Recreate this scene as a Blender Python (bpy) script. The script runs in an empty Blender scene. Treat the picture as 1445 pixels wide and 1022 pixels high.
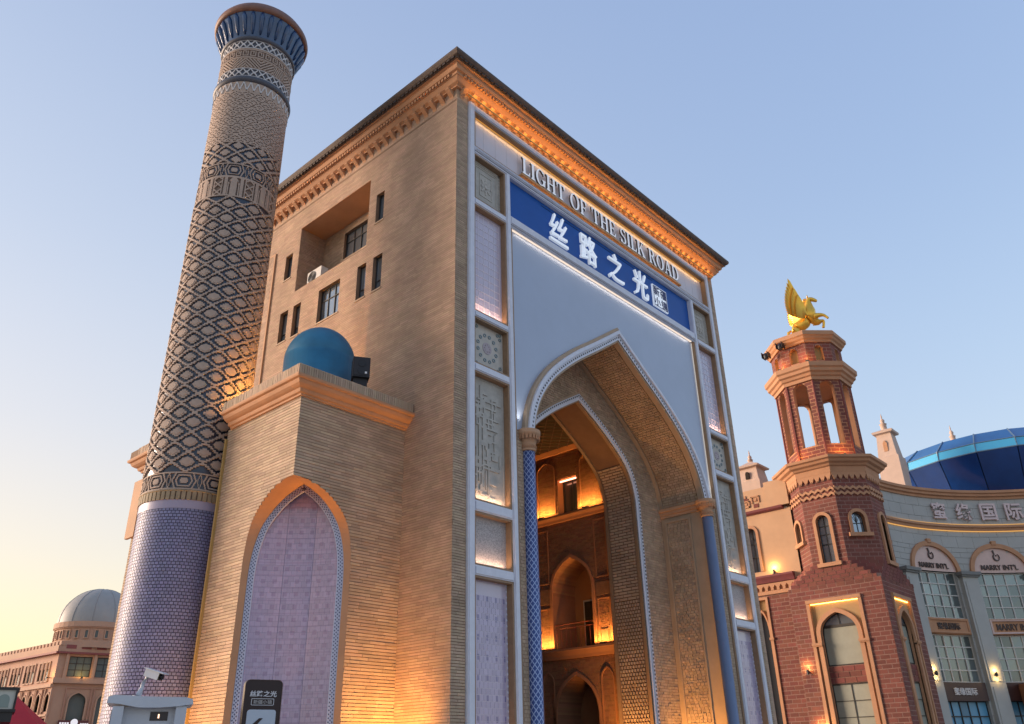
import bpy, bmesh, math, random
import numpy as np
from mathutils import Vector, Matrix
random.seed(7); RNG = np.random.default_rng(7)
SC = bpy.context.scene
COL = SC.collection

# ---------------------------------------------------------------- camera
def make_camera():
    f, pitch, roll, yaw = 1155.075, 26.151, -1.325, -48.16
    y, p, r = map(math.radians, (yaw, pitch, roll))
    F = Vector((-math.sin(y)*math.cos(p), math.cos(y)*math.cos(p), math.sin(p)))
    R0 = Vector((math.cos(y), math.sin(y), 0)); U0 = R0.cross(F)
    R = math.cos(r)*R0 + math.sin(r)*U0; U = -math.sin(r)*R0 + math.cos(r)*U0
    cam = bpy.data.cameras.new('camera'); o = bpy.data.objects.new('camera', cam); COL.objects.link(o)
    m = Matrix.Identity(4)
    for i, v in enumerate((R, U, -F)):
        for k in range(3): m[k][i] = v[k]
    m.translation = Vector((-15.037, -15.767, 1.6))
    o.matrix_world = m
    cam.sensor_fit = 'HORIZONTAL'; cam.sensor_width = 36.0
    cam.lens = f/1445.0*36.0
    cam.clip_start = .1; cam.clip_end = 5000
    SC.camera = o
make_camera()

# ---------------------------------------------------------------- sky, sun, exposure
SUN_AZ, SUN_EL = 328.0, 2.5         # compass degrees from +Y towards +X, and height
EV = 2.35
def lin(c): return tuple((v/255/12.92 if v/255 <= .04045 else ((v/255+.055)/1.055)**2.4) for v in c)
def make_world():
    w = bpy.data.worlds.new('World'); SC.world = w; w.use_nodes = True
    nt = w.node_tree; nt.nodes.clear(); N = nt.nodes; Lk = nt.links
    out = N.new('ShaderNodeOutputWorld'); bg = N.new('ShaderNodeBackground')
    sky = N.new('ShaderNodeTexSky'); sky.sky_type = 'NISHITA'; sky.sun_disc = False
    sky.sun_elevation = math.radians(SUN_EL); sky.sun_rotation = math.radians(SUN_AZ)
    sky.altitude = 400; sky.air_density = 1.0; sky.dust_density = 1.2; sky.ozone_density = 1.6
    # dusk colours by height, one ramp towards the afterglow and one away from it
    geo = N.new('ShaderNodeTexCoord'); sep = N.new('ShaderNodeSeparateXYZ'); Lk.new(geo.outputs['Generated'], sep.inputs[0])
    asn = N.new('ShaderNodeMath'); asn.operation = 'ARCSINE'; Lk.new(sep.outputs[2], asn.inputs[0])
    dv = N.new('ShaderNodeMath'); dv.operation = 'DIVIDE'; dv.inputs[1].default_value = math.pi/2; dv.use_clamp = True; Lk.new(asn.outputs[0], dv.inputs[0])
    def ramp(stops):
        r = N.new('ShaderNodeValToRGB'); e = r.color_ramp.elements; r.color_ramp.interpolation = 'B_SPLINE'
        while len(e) < len(stops): e.new(.5)
        for el, (deg, c, k) in zip(e, stops):
            el.position = deg/90; l = lin(c); el.color = (l[0]*k, l[1]*k, l[2]*k, 1)
        Lk.new(dv.outputs[0], r.inputs[0]); return r
    # position in degrees, colour as it shows, gain
    r1 = ramp([(0, (255, 212, 128), 1.1), (6, (254, 224, 150), 1.05), (12, (251, 229, 195), 1.0), (20, (232, 225, 222), 1.0), (32, (206, 215, 230), 1), (50, (176, 192, 223), 1), (90, (150, 168, 210), 1)])
    r2 = ramp([(0, (226, 222, 218), 1.), (8, (216, 221, 229), 1.), (20, (190, 212, 237), 1), (35, (165, 189, 227), 1), (55, (152, 176, 219), 1), (70, (138, 168, 218), 1), (90, (135, 162, 212), 1)])
    a = math.radians(SUN_AZ)
    vt = N.new('ShaderNodeVectorMath'); vt.operation = 'DOT_PRODUCT'; vt.inputs[1].default_value = (math.sin(a), math.cos(a), 0); Lk.new(geo.outputs['Generated'], vt.inputs[0])
    mr = N.new('ShaderNodeMapRange'); mr.interpolation_type = 'SMOOTHSTEP'; mr.inputs[1].default_value = -.35; mr.inputs[2].default_value = .95; Lk.new(vt.outputs['Value'], mr.inputs[0])
    mx = N.new('ShaderNodeMix'); mx.data_type = 'RGBA'; Lk.new(mr.outputs[0], mx.inputs[0]); Lk.new(r2.outputs[0], mx.inputs[6]); Lk.new(r1.outputs[0], mx.inputs[7])
    sc = N.new('ShaderNodeVectorMath'); sc.operation = 'SCALE'; sc.inputs['Scale'].default_value = (1-NISH)/(2**2.2)/SKY_STRENGTH; Lk.new(mx.outputs[2], sc.inputs[0])
    sn = N.new('ShaderNodeVectorMath'); sn.operation = 'MULTIPLY'; sn.inputs[1].default_value = (1.0*NISH, .9*NISH, .95*NISH); Lk.new(sky.outputs[0], sn.inputs[0])
    ad = N.new('ShaderNodeVectorMath'); ad.operation = 'ADD'; Lk.new(sc.outputs[0], ad.inputs[0]); Lk.new(sn.outputs[0], ad.inputs[1])
    bg.inputs['Strength'].default_value = SKY_STRENGTH
    Lk.new(ad.outputs[0], bg.inputs['Color']); Lk.new(bg.outputs[0], out.inputs['Surface'])
SKY_STRENGTH = 0.15; NISH = .25
make_world()
def make_sun():
    l = bpy.data.lights.new('sun', 'SUN'); l.energy = 1.15; l.angle = math.radians(25); l.color = (1.0, .76, .58)
    o = bpy.data.objects.new('sun', l); COL.objects.link(o)
    a, e = math.radians(SUN_AZ), math.radians(9)
    d = Vector((math.sin(a)*math.cos(e), math.cos(a)*math.cos(e), math.sin(e)))
    o.rotation_euler = d.to_track_quat('Z', 'Y').to_euler(); o.location = d*200
make_sun()
vs = SC.view_settings
vs.view_transform = 'Standard'; vs.look = 'None'; vs.gamma = 1.0; vs.use_curve_mapping = False
vs.exposure = EV
SC.cycles.max_bounces = 6
SC.cycles.diffuse_bounces = 3
SC.cycles.sample_clamp_indirect = 3.0
SC.cycles.use_denoising = True

# ---------------------------------------------------------------- helpers
OFF = {}
def woff(p): return OFF.get(p.name, np.zeros(3)) if p is not None else np.zeros(3)
def thing(name, label, cat, loc=(0, 0, 0), group=None):
    o = bpy.data.objects.new(name, None); COL.objects.link(o)
    o.location = loc; o['label'] = label; o['category'] = cat
    o.empty_display_size = .2
    if group: o['group'] = group
    OFF[o.name] = np.array(loc, float)
    return o
def tag(o, label=None, cat=None, group=None, kind=None):
    if label: o['label'] = label
    if cat: o['category'] = cat
    if group: o['group'] = group
    if kind: o['kind'] = kind
    return o
def mesh(name, V, Fc, mat, parent=None, smooth=False, kind=None, label=None):
    V = np.asarray(V, np.float32).reshape(-1, 3) - woff(parent).astype(np.float32)
    me = bpy.data.meshes.new(name)
    if isinstance(Fc, np.ndarray) and Fc.ndim == 2:
        n, k = Fc.shape
        me.vertices.add(len(V)); me.vertices.foreach_set('co', V.ravel())
        me.loops.add(n*k); me.loops.foreach_set('vertex_index', Fc.astype(np.int32).ravel())
        me.polygons.add(n)
        me.polygons.foreach_set('loop_start', np.arange(0, n*k, k, dtype=np.int32))
        me.update(calc_edges=True)
    else:
        me.from_pydata(V.tolist(), [], [tuple(int(i) for i in f) for f in Fc]); me.update()
    if mat is not None: me.materials.append(mat)
    if smooth: me.shade_smooth()
    else: me.shade_flat()
    o = bpy.data.objects.new(name, me); COL.objects.link(o)
    if parent is not None:
        o.parent = parent; OFF[o.name] = woff(parent)
    else: OFF[o.name] = np.zeros(3)
    if kind: o['kind'] = kind
    if label: o['label'] = label
    return o
def inst(src, name, loc, rz=0., parent=None, scale=None):
    """a copy sharing the mesh, placed at a world position"""
    o = src.copy(); o.name = name; COL.objects.link(o); o.parent = parent
    o.location = Vector(loc) - Vector(woff(parent)); o.rotation_euler = (0, 0, rz)
    if scale: o.scale = scale
    OFF[o.name] = np.array(loc, float)
    return o
def copy_tree(o, parent=None):
    c = o.copy(); COL.objects.link(c); c.parent = parent
    for ch in list(o.children): copy_tree(ch, c)
    return c
class MB:
    def __init__(s): s.V = []; s.F = []
    def box(s, x0, x1, y0, y1, z0, z1, mp=None):
        b = len(s.V)
        c = [(x0, y0, z0), (x1, y0, z0), (x1, y1, z0), (x0, y1, z0), (x0, y0, z1), (x1, y0, z1), (x1, y1, z1), (x0, y1, z1)]
        if mp: c = [mp(*p) for p in c]
        s.V += [tuple(float(q) for q in p) for p in c]
        s.F += [tuple(b+i for i in f) for f in ((0, 3, 2, 1), (4, 5, 6, 7), (0, 1, 5, 4), (1, 2, 6, 5), (2, 3, 7, 6), (3, 0, 4, 7))]
        return s
    def poly(s, pts):
        b = len(s.V); s.V += [tuple(float(q) for q in p) for p in pts]; s.F.append(tuple(range(b, b+len(pts)))); return s
    def prism(s, pts2, h0, h1, mp):
        """closed 2-D outline (u,v) made solid between h0 and h1"""
        n = len(pts2); b = len(s.V)
        for h in (h0, h1): s.V += [tuple(float(q) for q in mp(u, v, h)) for u, v in pts2]
        s.F.append(tuple(range(b, b+n))[::-1]); s.F.append(tuple(range(b+n, b+2*n)))
        for i in range(n):
            j = (i+1) % n; s.F.append((b+i, b+j, b+n+j, b+n+i))
        return s
    def ring(s, inner, outer, h0, h1, mp, closed=False):
        """solid band between two polylines of equal length"""
        n = len(inner); b = len(s.V)
        for P, h in ((inner, h0), (outer, h0), (inner, h1), (outer, h1)):
            s.V += [tuple(float(q) for q in mp(u, v, h)) for u, v in P]
        m = n if closed else n-1
        for i in range(m):
            j = (i+1) % n
            I0, O0, I1, O1 = b+i, b+n+i, b+2*n+i, b+3*n+i
            i0, o0, i1, o1 = b+j, b+n+j, b+2*n+j, b+3*n+j
            s.F += [(I1, i1, o1, O1), (I0, O0, o0, i0), (I0, i0, i1, I1), (O0, O1, o1, o0)]
        if not closed:
            s.F += [(b, b+2*n, b+3*n, b+n), (b+n-1, b+2*n-1, b+4*n-1, b+3*n-1)]
        return s
    def tube(s, pts, r, n=8, closed=False):
        P = [Vector(p) for p in pts]; b = len(s.V); m = len(P)
        for i, p in enumerate(P):
            a = P[(i+1) % m] if (closed or i < m-1) else p
            c = P[i-1] if (closed or i > 0) else p
            t = (a-c).normalized(); ref = Vector((0, 0, 1)) if abs(t.z) < .9 else Vector((1, 0, 0))
            x = t.cross(ref).normalized(); y = t.cross(x)
            rr = r[i] if hasattr(r, '__len__') else r
            for k in range(n):
                an = 2*math.pi*k/n; q = p + x*(rr*math.cos(an)) + y*(rr*math.sin(an)); s.V.append(tuple(q))
        for i in range(m if closed else m-1):
            j = (i+1) % m
            for k in range(n):
                l = (k+1) % n; s.F.append((b+i*n+k, b+i*n+l, b+j*n+l, b+j*n+k))
        if not closed:
            s.F.append(tuple(b+k for k in range(n))[::-1]); s.F.append(tuple(b+(m-1)*n+k for k in range(n)))
        return s
    def lathe(s, prof, c=(0, 0), n=32, a0=0., a1=2*math.pi, cap=True):
        b = len(s.V); full = abs(a1-a0-2*math.pi) < 1e-6; cnt = n if full else n+1
        for r, z in prof:
            for k in range(cnt):
                an = a0+(a1-a0)*k/n; s.V.append((c[0]+r*math.cos(an), c[1]+r*math.sin(an), z))
        for i in range(len(prof)-1):
            for k in range(n):
                l = (k+1) % cnt; s.F.append((b+i*cnt+k, b+i*cnt+l, b+(i+1)*cnt+l, b+(i+1)*cnt+k))
        if cap and full:
            s.F.append(tuple(b+(len(prof)-1)*cnt+k for k in range(n)))
        return s
    def sweep(s, path, prof, closed=False):
        """profile of (out, z) points carried along a plan path with mitred corners; 'out' is to the right of travel"""
        P = [Vector((p[0], p[1])) for p in path]; m = len(P); N = []
        for i in range(m):
            dirs = []
            if closed or i > 0: dirs.append((P[i]-P[i-1]).normalized())
            if closed or i < m-1: dirs.append((P[(i+1) % m]-P[i]).normalized())
            ns = [Vector((d.y, -d.x)) for d in dirs]
            if len(ns) == 1: N.append(ns[0])
            else:
                q = (ns[0]+ns[1]); N.append(q/ max(.2, (1+ns[0].dot(ns[1]))))
        b = len(s.V); k = len(prof)
        for i in range(m):
            for o, z in prof:
                q = P[i]+N[i]*o; s.V.append((q.x, q.y, z))
        for i in range(m if closed else m-1):
            j = (i+1) % m
            for a in range(k-1): s.F.append((b+i*k+a, b+j*k+a, b+j*k+a+1, b+i*k+a+1))
        if not closed:
            s.F.append(tuple(b+a for a in range(k))[::-1]); s.F.append(tuple(b+(m-1)*k+a for a in range(k)))
        return s
    def build(s, name, mat, parent=None, smooth=False, kind=None, label=None):
        return mesh(name, s.V, s.F, mat, parent, smooth, kind, label)

def frame(O, U, N):
    O = np.array(O, float); U = np.array(U, float); U /= np.linalg.norm(U); N = np.array(N, float); N /= np.linalg.norm(N)
    def mp(u, v, h):
        u = np.asarray(u, float); v = np.asarray(v, float); h = np.asarray(h, float)
        u, v, h = np.broadcast_arrays(u, v, h)
        out = O + u[..., None]*U + h[..., None]*N
        out[..., 2] += v
        return out
    return mp
def cylmap(cx, cy, r):
    """u = arc length counter-clockwise from +x, h outward"""
    def mp(u, v, h):
        u, v, h = np.broadcast_arrays(np.asarray(u, float), np.asarray(v, float), np.asarray(h, float))
        rr = r(v) if callable(r) else r
        r0 = r(0) if callable(r) else r
        a = u/r0
        return np.stack([cx+(rr+h)*np.cos(a), cy+(rr+h)*np.sin(a), v], -1)
    return mp
def curvemap(pts, y_dir_map):
    """pts: 2-D polyline (x,z) with length parameter; y_dir_map(x,z,y)->3-D. returns map(u=depth, v=length, h=inward normal)"""
    P = np.array(pts, float); seg = np.diff(P, axis=0); L = np.hypot(seg[:, 0], seg[:, 1]); S = np.concatenate([[0], np.cumsum(L)])
    T = seg/L[:, None]
    def mp(u, v, h):
        u, v, h = np.broadcast_arrays(np.asarray(u, float), np.asarray(v, float), np.asarray(h, float))
        vv = np.clip(v, 0, S[-1]); i = np.clip(np.searchsorted(S, vv, side='right')-1, 0, len(L)-1)
        t = (vv-S[i])[..., None]; q = P[i]+T[i]*t; n = np.stack([T[i][..., 1], -T[i][..., 0]], -1)
        q = q+n*h[..., None]
        return y_dir_map(q[..., 0], q[..., 1], u)
    return mp, S[-1]
def boxes_mesh(A, mp):
    """A: (n,6) u0 u1 v0 v1 h0 h1 -> verts, quads (no back face)"""
    u0, u1, v0, v1, h0, h1 = A.T
    c = [(u0, v0, h0), (u1, v0, h0), (u1, v1, h0), (u0, v1, h0), (u0, v0, h1), (u1, v0, h1), (u1, v1, h1), (u0, v1, h1)]
    V = np.stack([mp(a, b, d) for a, b, d in c], 1).reshape(-1, 3)
    q = np.array([(4, 5, 6, 7), (0, 1, 5, 4), (1, 2, 6, 5), (2, 3, 7, 6), (3, 0, 4, 7)])
    Fq = (np.arange(len(A))*8)[:, None, None]+q[None]
    return V, Fq.reshape(-1, 4)
def brick_list(rows, L, gap, h0, h1, jit=.004, jl=0., minl=.03):
    out = []; gu, gv = gap if isinstance(gap, tuple) else (gap, gap)
    for k, (v0, v1, ivs) in enumerate(rows):
        for a, b in ivs:
            if b-a < minl: continue
            x = math.floor(a/L)*L - (L/2 if k % 2 else 0) - (random.uniform(0, L) if jl else 0)
            while x < b:
                l = L*(1+random.uniform(-jl, jl)); s, e = max(x, a), min(x+l, b)
                if e-s > minl: out.append((s+gu/2, e-gu/2, v0+gv/2, v1-gv/2, h0, h1+random.uniform(-jit, jit)))
                x += l
    return np.array(out).reshape(-1, 6)
def rows_of(v0, v1, c, fn):
    n = max(1, int(round((v1-v0)/c))); c = (v1-v0)/n
    return [(v0+i*c, v0+(i+1)*c, fn(v0+(i+.5)*c)) for i in range(n)]
def bricks(name, mp, rows, L, gap, h0, h1, mat, parent, jit=.004, jl=0., kind='stuff'):
    A = brick_list(rows, L, gap, h0, h1, jit, jl)
    V, Q = boxes_mesh(A, mp)
    return mesh(name, V, Q, mat, parent, kind=kind)
def sheet(mb, mp, zs, fn, h, nu=1):
    """surface with per-height solid intervals fn(z); consecutive rows with equal counts are joined"""
    for z0, z1 in zip(zs[:-1], zs[1:]):
        a, b = fn(z0+1e-5), fn(z1-1e-5)
        if len(a) != len(b):
            m = fn((z0+z1)/2); a = b = m
        for (p, q), (r, s) in zip(a, b):
            if q-p < 1e-6 and s-r < 1e-6: continue
            for i in range(nu):
                f, g = i/nu, (i+1)/nu
                mb.poly([mp(p+(q-p)*f, z0, h), mp(p+(q-p)*g, z0, h), mp(r+(s-r)*g, z1, h), mp(r+(s-r)*f, z1, h)])
def interp_w(prof, a, s, t):
    """arch half width as a function of height"""
    F = [p[0] for p in prof]; W = [p[1] for p in prof]
    def w(z):
        if z <= s: return a
        if z >= t: return 0.
        return a*float(np.interp((z-s)/(t-s), F, W))
    return w
def smooth_prof(prof, n=28):
    """resample an arch profile by a monotone smooth curve"""
    P = np.array(prof, float); out = []
    m = len(P)
    for i in range(m-1):
        p0 = P[max(i-1, 0)]; p1 = P[i]; p2 = P[i+1]; p3 = P[min(i+2, m-1)]
        k = max(2, n//(m-1))
        for j in range(k):
            t = j/k
            out.append(tuple(.5*((2*p1)+(-p0+p2)*t+(2*p0-5*p1+4*p2-p3)*t*t+(-p0+3*p1-3*p2+p3)*t**3)))
    out.append(tuple(P[-1])); return out
KEEL = smooth_prof([(0, 1), (.15, .965), (.3, .89), (.46, .755), (.64, .535), (.83, .25), (1, 0)])
BULGE = smooth_prof([(0, 1), (.25, .985), (.5, .86), (.75, .5), (1, 0)])
POINT = smooth_prof([(0, 1), (.2, .985), (.4, .92), (.6, .78), (.8, .5), (.92, .24), (1, 0)])
NICHE = smooth_prof([(0, 1), (.3, .99), (.55, .93), (.75, .78), (.9, .53), (.97, .3), (1, 0)])
ROUND = [(math.sin(t), math.cos(t)) for t in np.linspace(0, math.pi/2, 14)]
def arch_pts(prof, cx, a, s, t, base):
    """open polyline from left base over the apex to right base"""
    L = [(cx-a, base)]+[(cx-a*w, s+(t-s)*f) for f, w in prof]
    Rr = [(2*cx-x, z) for x, z in L[::-1]]
    return L+Rr[1:]
def offset(pts, d):
    """offset an open polyline outward (left-to-right arch: outward = up / away)"""
    P = np.array(pts, float); n = len(P); out = []
    for i in range(n):
        T = []
        if i > 0: T.append(P[i]-P[i-1])
        if i < n-1: T.append(P[i+1]-P[i])
        T = [t/np.linalg.norm(t) for t in T if np.linalg.norm(t) > 1e-9]
        N = [np.array([-t[1], t[0]]) for t in T]
        if not N: out.append(tuple(P[i])); continue
        m = sum(N)/len(N); l = m@m
        out.append(tuple(P[i]+m*d/max(l, .35)))
    return out
def relief(name, mask, mp, u0, du, v0, dv, h0, h1, mat, parent, wrap=False, kind='stuff'):
    nv, nu = mask.shape; ii, jj = np.nonzero(mask)
    def quad(a, b, c, d): return np.stack([mp(*a), mp(*b), mp(*c), mp(*d)], 1).reshape(-1, 3)
    ua, ub, va, vb = u0+jj*du, u0+(jj+1)*du, v0+ii*dv, v0+(ii+1)*dv
    Vs = [quad((ua, va, h1), (ub, va, h1), (ub, vb, h1), (ua, vb, h1))]
    def nb(di, dj):
        m = np.zeros_like(mask)
        if dj: m = np.roll(mask, -dj, 1)
        if dj and not wrap: m[:, -1 if dj > 0 else 0] = False
        if di == 1: m[:-1] = mask[1:]
        if di == -1: m[1:] = mask[:-1]
        return m
    for di, dj, e in ((0, 1, 'r'), (0, -1, 'l'), (1, 0, 't'), (-1, 0, 'b')):
        s = mask & ~nb(di, dj); i, j = np.nonzero(s)
        a, b, c, d = u0+j*du, u0+(j+1)*du, v0+i*dv, v0+(i+1)*dv
        if e == 'r': Vs.append(quad((b, c, h1), (b, c, h0), (b, d, h0), (b, d, h1)))
        if e == 'l': Vs.append(quad((a, c, h0), (a, c, h1), (a, d, h1), (a, d, h0)))
        if e == 't': Vs.append(quad((a, d, h1), (b, d, h1), (b, d, h0), (a, d, h0)))
        if e == 'b': Vs.append(quad((a, c, h0), (b, c, h0), (b, c, h1), (a, c, h1)))
    V = np.concatenate(Vs); Fq = np.arange(len(V)).reshape(-1, 4)
    return mesh(name, V, Fq, mat, parent, kind=kind)
def text_mesh(name, body, size, depth, mat, parent, M, bold=0.0, kind=None, xscale=1., fit=None):
    """raised lettering from the built-in font; M places local x,y,z; fit=(w,h) scales the glyph box"""
    cu = bpy.data.curves.new('t', 'FONT'); cu.body = body; cu.size = size; cu.extrude = depth/2; cu.offset = bold
    cu.align_x = 'CENTER'; cu.align_y = 'CENTER'; cu.resolution_u = 3
    to = bpy.data.objects.new('t', cu); COL.objects.link(to)
    bpy.context.view_layer.update()
    dg = bpy.context.evaluated_depsgraph_get()
    me = bpy.data.meshes.new_from_object(to.evaluated_get(dg)); bpy.data.objects.remove(to)
    V = np.empty(len(me.vertices)*3, np.float32); me.vertices.foreach_get('co', V); V = V.reshape(-1, 3)
    if len(V):
        lo, hi = V.min(0), V.max(0); V -= (lo+hi)/2
        if fit: V[:, 0] *= fit[0]/max(hi[0]-lo[0], 1e-4); V[:, 1] *= fit[1]/max(hi[1]-lo[1], 1e-4)
    V[:, 0] *= xscale
    W = np.array([M(*v) for v in V]).reshape(-1, 3)-woff(parent)
    me.vertices.foreach_set('co', W.astype(np.float32).ravel()); me.materials.clear(); me.materials.append(mat); me.update()
    me.name = name
    o = bpy.data.objects.new(name, me); COL.objects.link(o); o.parent = parent
    if kind: o['kind'] = kind
    return o

# ---------------------------------------------------------------- materials
MATS = {}
def mat(name, col, rough=.8, metal=0., var=0., island=0., noise=.0, nscale=3., bump=0., bscale=40., spec=.5, emit=None, es=0., coat=0., dark=None):
    if name in MATS: return MATS[name]
    m = bpy.data.materials.new(name); m.use_nodes = True; nt = m.node_tree; N = nt.nodes; Lk = nt.links
    b = N['Principled BSDF']; b.inputs['Roughness'].default_value = rough; b.inputs['Metallic'].default_value = metal
    b.inputs['Specular IOR Level'].default_value = spec; b.inputs['Coat Weight'].default_value = coat
    cur = None
    rgb = N.new('ShaderNodeRGB'); rgb.outputs[0].default_value = (*col, 1); cur = rgb.outputs[0]
    if noise:
        tc = N.new('ShaderNodeTexCoord'); n1 = N.new('ShaderNodeTexNoise'); n1.inputs['Scale'].default_value = nscale; n1.inputs['Detail'].default_value = 6
        n1.inputs['Roughness'].default_value = .65
        Lk.new(tc.outputs['Object'], n1.inputs['Vector'])
        mr = N.new('ShaderNodeMapRange'); mr.inputs[1].default_value = .3; mr.inputs[2].default_value = .7
        mr.inputs[3].default_value = 1-noise; mr.inputs[4].default_value = 1+noise*.6
        Lk.new(n1.outputs[0], mr.inputs[0])
        mx = N.new('ShaderNodeMix'); mx.data_type = 'RGBA'; mx.blend_type = 'MULTIPLY'; mx.inputs[0].default_value = 1
        Lk.new(cur, mx.inputs[6]); Lk.new(mr.outputs[0], mx.inputs[7]); cur = mx.outputs[2]
    if island:
        g = N.new('ShaderNodeNewGeometry'); mr = N.new('ShaderNodeMapRange'); mr.inputs[3].default_value = 1-island; mr.inputs[4].default_value = 1+island
        Lk.new(g.outputs['Random Per Island'], mr.inputs[0])
        mx = N.new('ShaderNodeMix'); mx.data_type = 'RGBA'; mx.blend_type = 'MULTIPLY'; mx.inputs[0].default_value = 1
        Lk.new(cur, mx.inputs[6]); Lk.new(mr.outputs[0], mx.inputs[7]); cur = mx.outputs[2]
        hs = N.new('ShaderNodeHueSaturation'); mh = N.new('ShaderNodeMapRange'); mh.inputs[3].default_value = .492; mh.inputs[4].default_value = .508
        ml = N.new('ShaderNodeMath'); ml.operation = 'FRACT'; mm = N.new('ShaderNodeMath'); mm.operation = 'MULTIPLY'; mm.inputs[1].default_value = 17.3
        Lk.new(g.outputs['Random Per Island'], mm.inputs[0]); Lk.new(mm.outputs[0], ml.inputs[0]); Lk.new(ml.outputs[0], mh.inputs[0])
        Lk.new(mh.outputs[0], hs.inputs['Hue']); Lk.new(cur, hs.inputs['Color']); cur = hs.outputs[0]
    if var:
        oi = N.new('ShaderNodeObjectInfo'); mr = N.new('ShaderNodeMapRange'); mr.inputs[3].default_value = 1-var; mr.inputs[4].default_value = 1+var
        Lk.new(oi.outputs['Random'], mr.inputs[0])
        mx = N.new('ShaderNodeMix'); mx.data_type = 'RGBA'; mx.blend_type = 'MULTIPLY'; mx.inputs[0].default_value = 1
        Lk.new(cur, mx.inputs[6]); Lk.new(mr.outputs[0], mx.inputs[7]); cur = mx.outputs[2]
    Lk.new(cur, b.inputs['Base Color'])
    if bump:
        tc = N.new('ShaderNodeTexCoord'); n2 = N.new('ShaderNodeTexNoise'); n2.inputs['Scale'].default_value = bscale; n2.inputs['Detail'].default_value = 5
        Lk.new(tc.outputs['Object'], n2.inputs['Vector']); bp = N.new('ShaderNodeBump'); bp.inputs['Strength'].default_value = bump; bp.inputs['Distance'].default_value = .004
        Lk.new(n2.outputs[0], bp.inputs['Height']); Lk.new(bp.outputs[0], b.inputs['Normal'])
    if emit: b.inputs['Emission Color'].default_value = (*emit, 1); b.inputs['Emission Strength'].default_value = es
    MATS[name] = m; return m
def pattern_mat(name, base, other, expr, rough=.3, coat=.3, metal=0.):
    """flat printed pattern; expr(N, Lk, x, y, z) gives a 0..1 factor socket"""
    m = bpy.data.materials.new(name); m.use_nodes = True; nt = m.node_tree; N = nt.nodes; Lk = nt.links
    b = N['Principled BSDF']; b.inputs['Roughness'].default_value = rough; b.inputs['Coat Weight'].default_value = coat; b.inputs['Metallic'].default_value = metal
    tc = N.new('ShaderNodeTexCoord'); sx = N.new('ShaderNodeSeparateXYZ'); Lk.new(tc.outputs['Object'], sx.inputs[0])
    def M(op, a, c=None):
        n = N.new('ShaderNodeMath'); n.operation = op
        for i, v in enumerate((a, c)):
            if v is None: continue
            if isinstance(v, (int, float)): n.inputs[i].default_value = v
            else: Lk.new(v, n.inputs[i])
        return n.outputs[0]
    f = expr(M, sx.outputs[0], sx.outputs[1], sx.outputs[2])
    mx = N.new('ShaderNodeMix'); mx.data_type = 'RGBA'; mx.inputs[6].default_value = (*base, 1); mx.inputs[7].default_value = (*other, 1)
    Lk.new(f, mx.inputs[0])
    g = N.new('ShaderNodeNewGeometry'); mr = N.new('ShaderNodeMapRange'); mr.inputs[3].default_value = .9; mr.inputs[4].default_value = 1.1
    Lk.new(g.outputs['Random Per Island'], mr.inputs[0]); m2 = N.new('ShaderNodeMix'); m2.data_type = 'RGBA'; m2.blend_type = 'MULTIPLY'; m2.inputs[0].default_value = 1
    Lk.new(mx.outputs[2], m2.inputs[6]); Lk.new(mr.outputs[0], m2.inputs[7]); Lk.new(m2.outputs[2], b.inputs['Base Color'])
    MATS[name] = m; return m

BRICK = mat('sand_brick', (.445, .325, .225), .85, island=.15, noise=.24, nscale=.9)
BRICKP = mat('pink_sand_brick', (.46, .315, .22), .85, island=.12, noise=.22, nscale=.8)
MORTAR = mat('sand_mortar', (.24, .155, .10), .95, noise=.2, nscale=4)
STUCCO = mat('terracotta_stucco', (.47, .25, .135), .8, noise=.14, nscale=1.3, bump=.15, bscale=25)
STUCCO2 = mat('pale_terracotta_stucco', (.5, .3, .18), .8, noise=.12, nscale=1.1, bump=.15, bscale=25)
BEIGE = mat('beige_stone', (.42, .31, .215), .75, noise=.12, nscale=2, bump=.15)
ROOFDK = mat('dark_roof_edge', (.1, .07, .055), .7, noise=.3, nscale=5, bump=.3)
WHITE = mat('white_metal_frame', (.64, .66, .74), .45, noise=.08, nscale=5)
BROWNF = mat('brown_frame', (.3, .19, .11), .6, noise=.15, nscale=6, bump=.1)
SPAND = mat('blue_grey_panel', (.37, .43, .55), .38, noise=.05, nscale=.8, coat=.3)
BLUE = mat('sign_blue', (.008, .085, .36), .4, noise=.06, nscale=2, spec=.2)
LETTER = mat('white_letter_glow', (.85, .87, .92), .4, emit=(.8, .9, 1.), es=.07)  # faint glow put into the white keeps characters and seal plate bright
LETTERB = mat('letter_face_glow', (.86, .87, .9), .35, emit=(.9, .93, 1.), es=.04)  # letter faces: slight glow added to lift them, no lamp inside
GLASS = mat('window_glass', (.3, .36, .42), .08, metal=.65, var=.25)
GLASSD = mat('dark_glass', (.05, .06, .07), .06, metal=.2, spec=.9)
BLACKF = mat('black_window_frame', (.03, .027, .025), .5)
DOMEB = mat('teal_dome_paint', (.02, .15, .27), .5, noise=.2, nscale=1.5, bump=.1)
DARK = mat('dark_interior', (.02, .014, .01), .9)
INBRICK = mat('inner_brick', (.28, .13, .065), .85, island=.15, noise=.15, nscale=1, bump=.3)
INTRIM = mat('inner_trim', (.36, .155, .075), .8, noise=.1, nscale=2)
def led(name, col, s): return mat(name, (.1, .1, .1), emit=col, es=s)
LED_O = led('amber_led', (1., .42, .06), .45)
LED_W = led('white_led', (1., .93, .85), .5)
LED_P = led('pink_led', (1., .72, .52), .2)
HOUS = mat('lamp_housing', (.05, .05, .05), .5, metal=.5)
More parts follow.
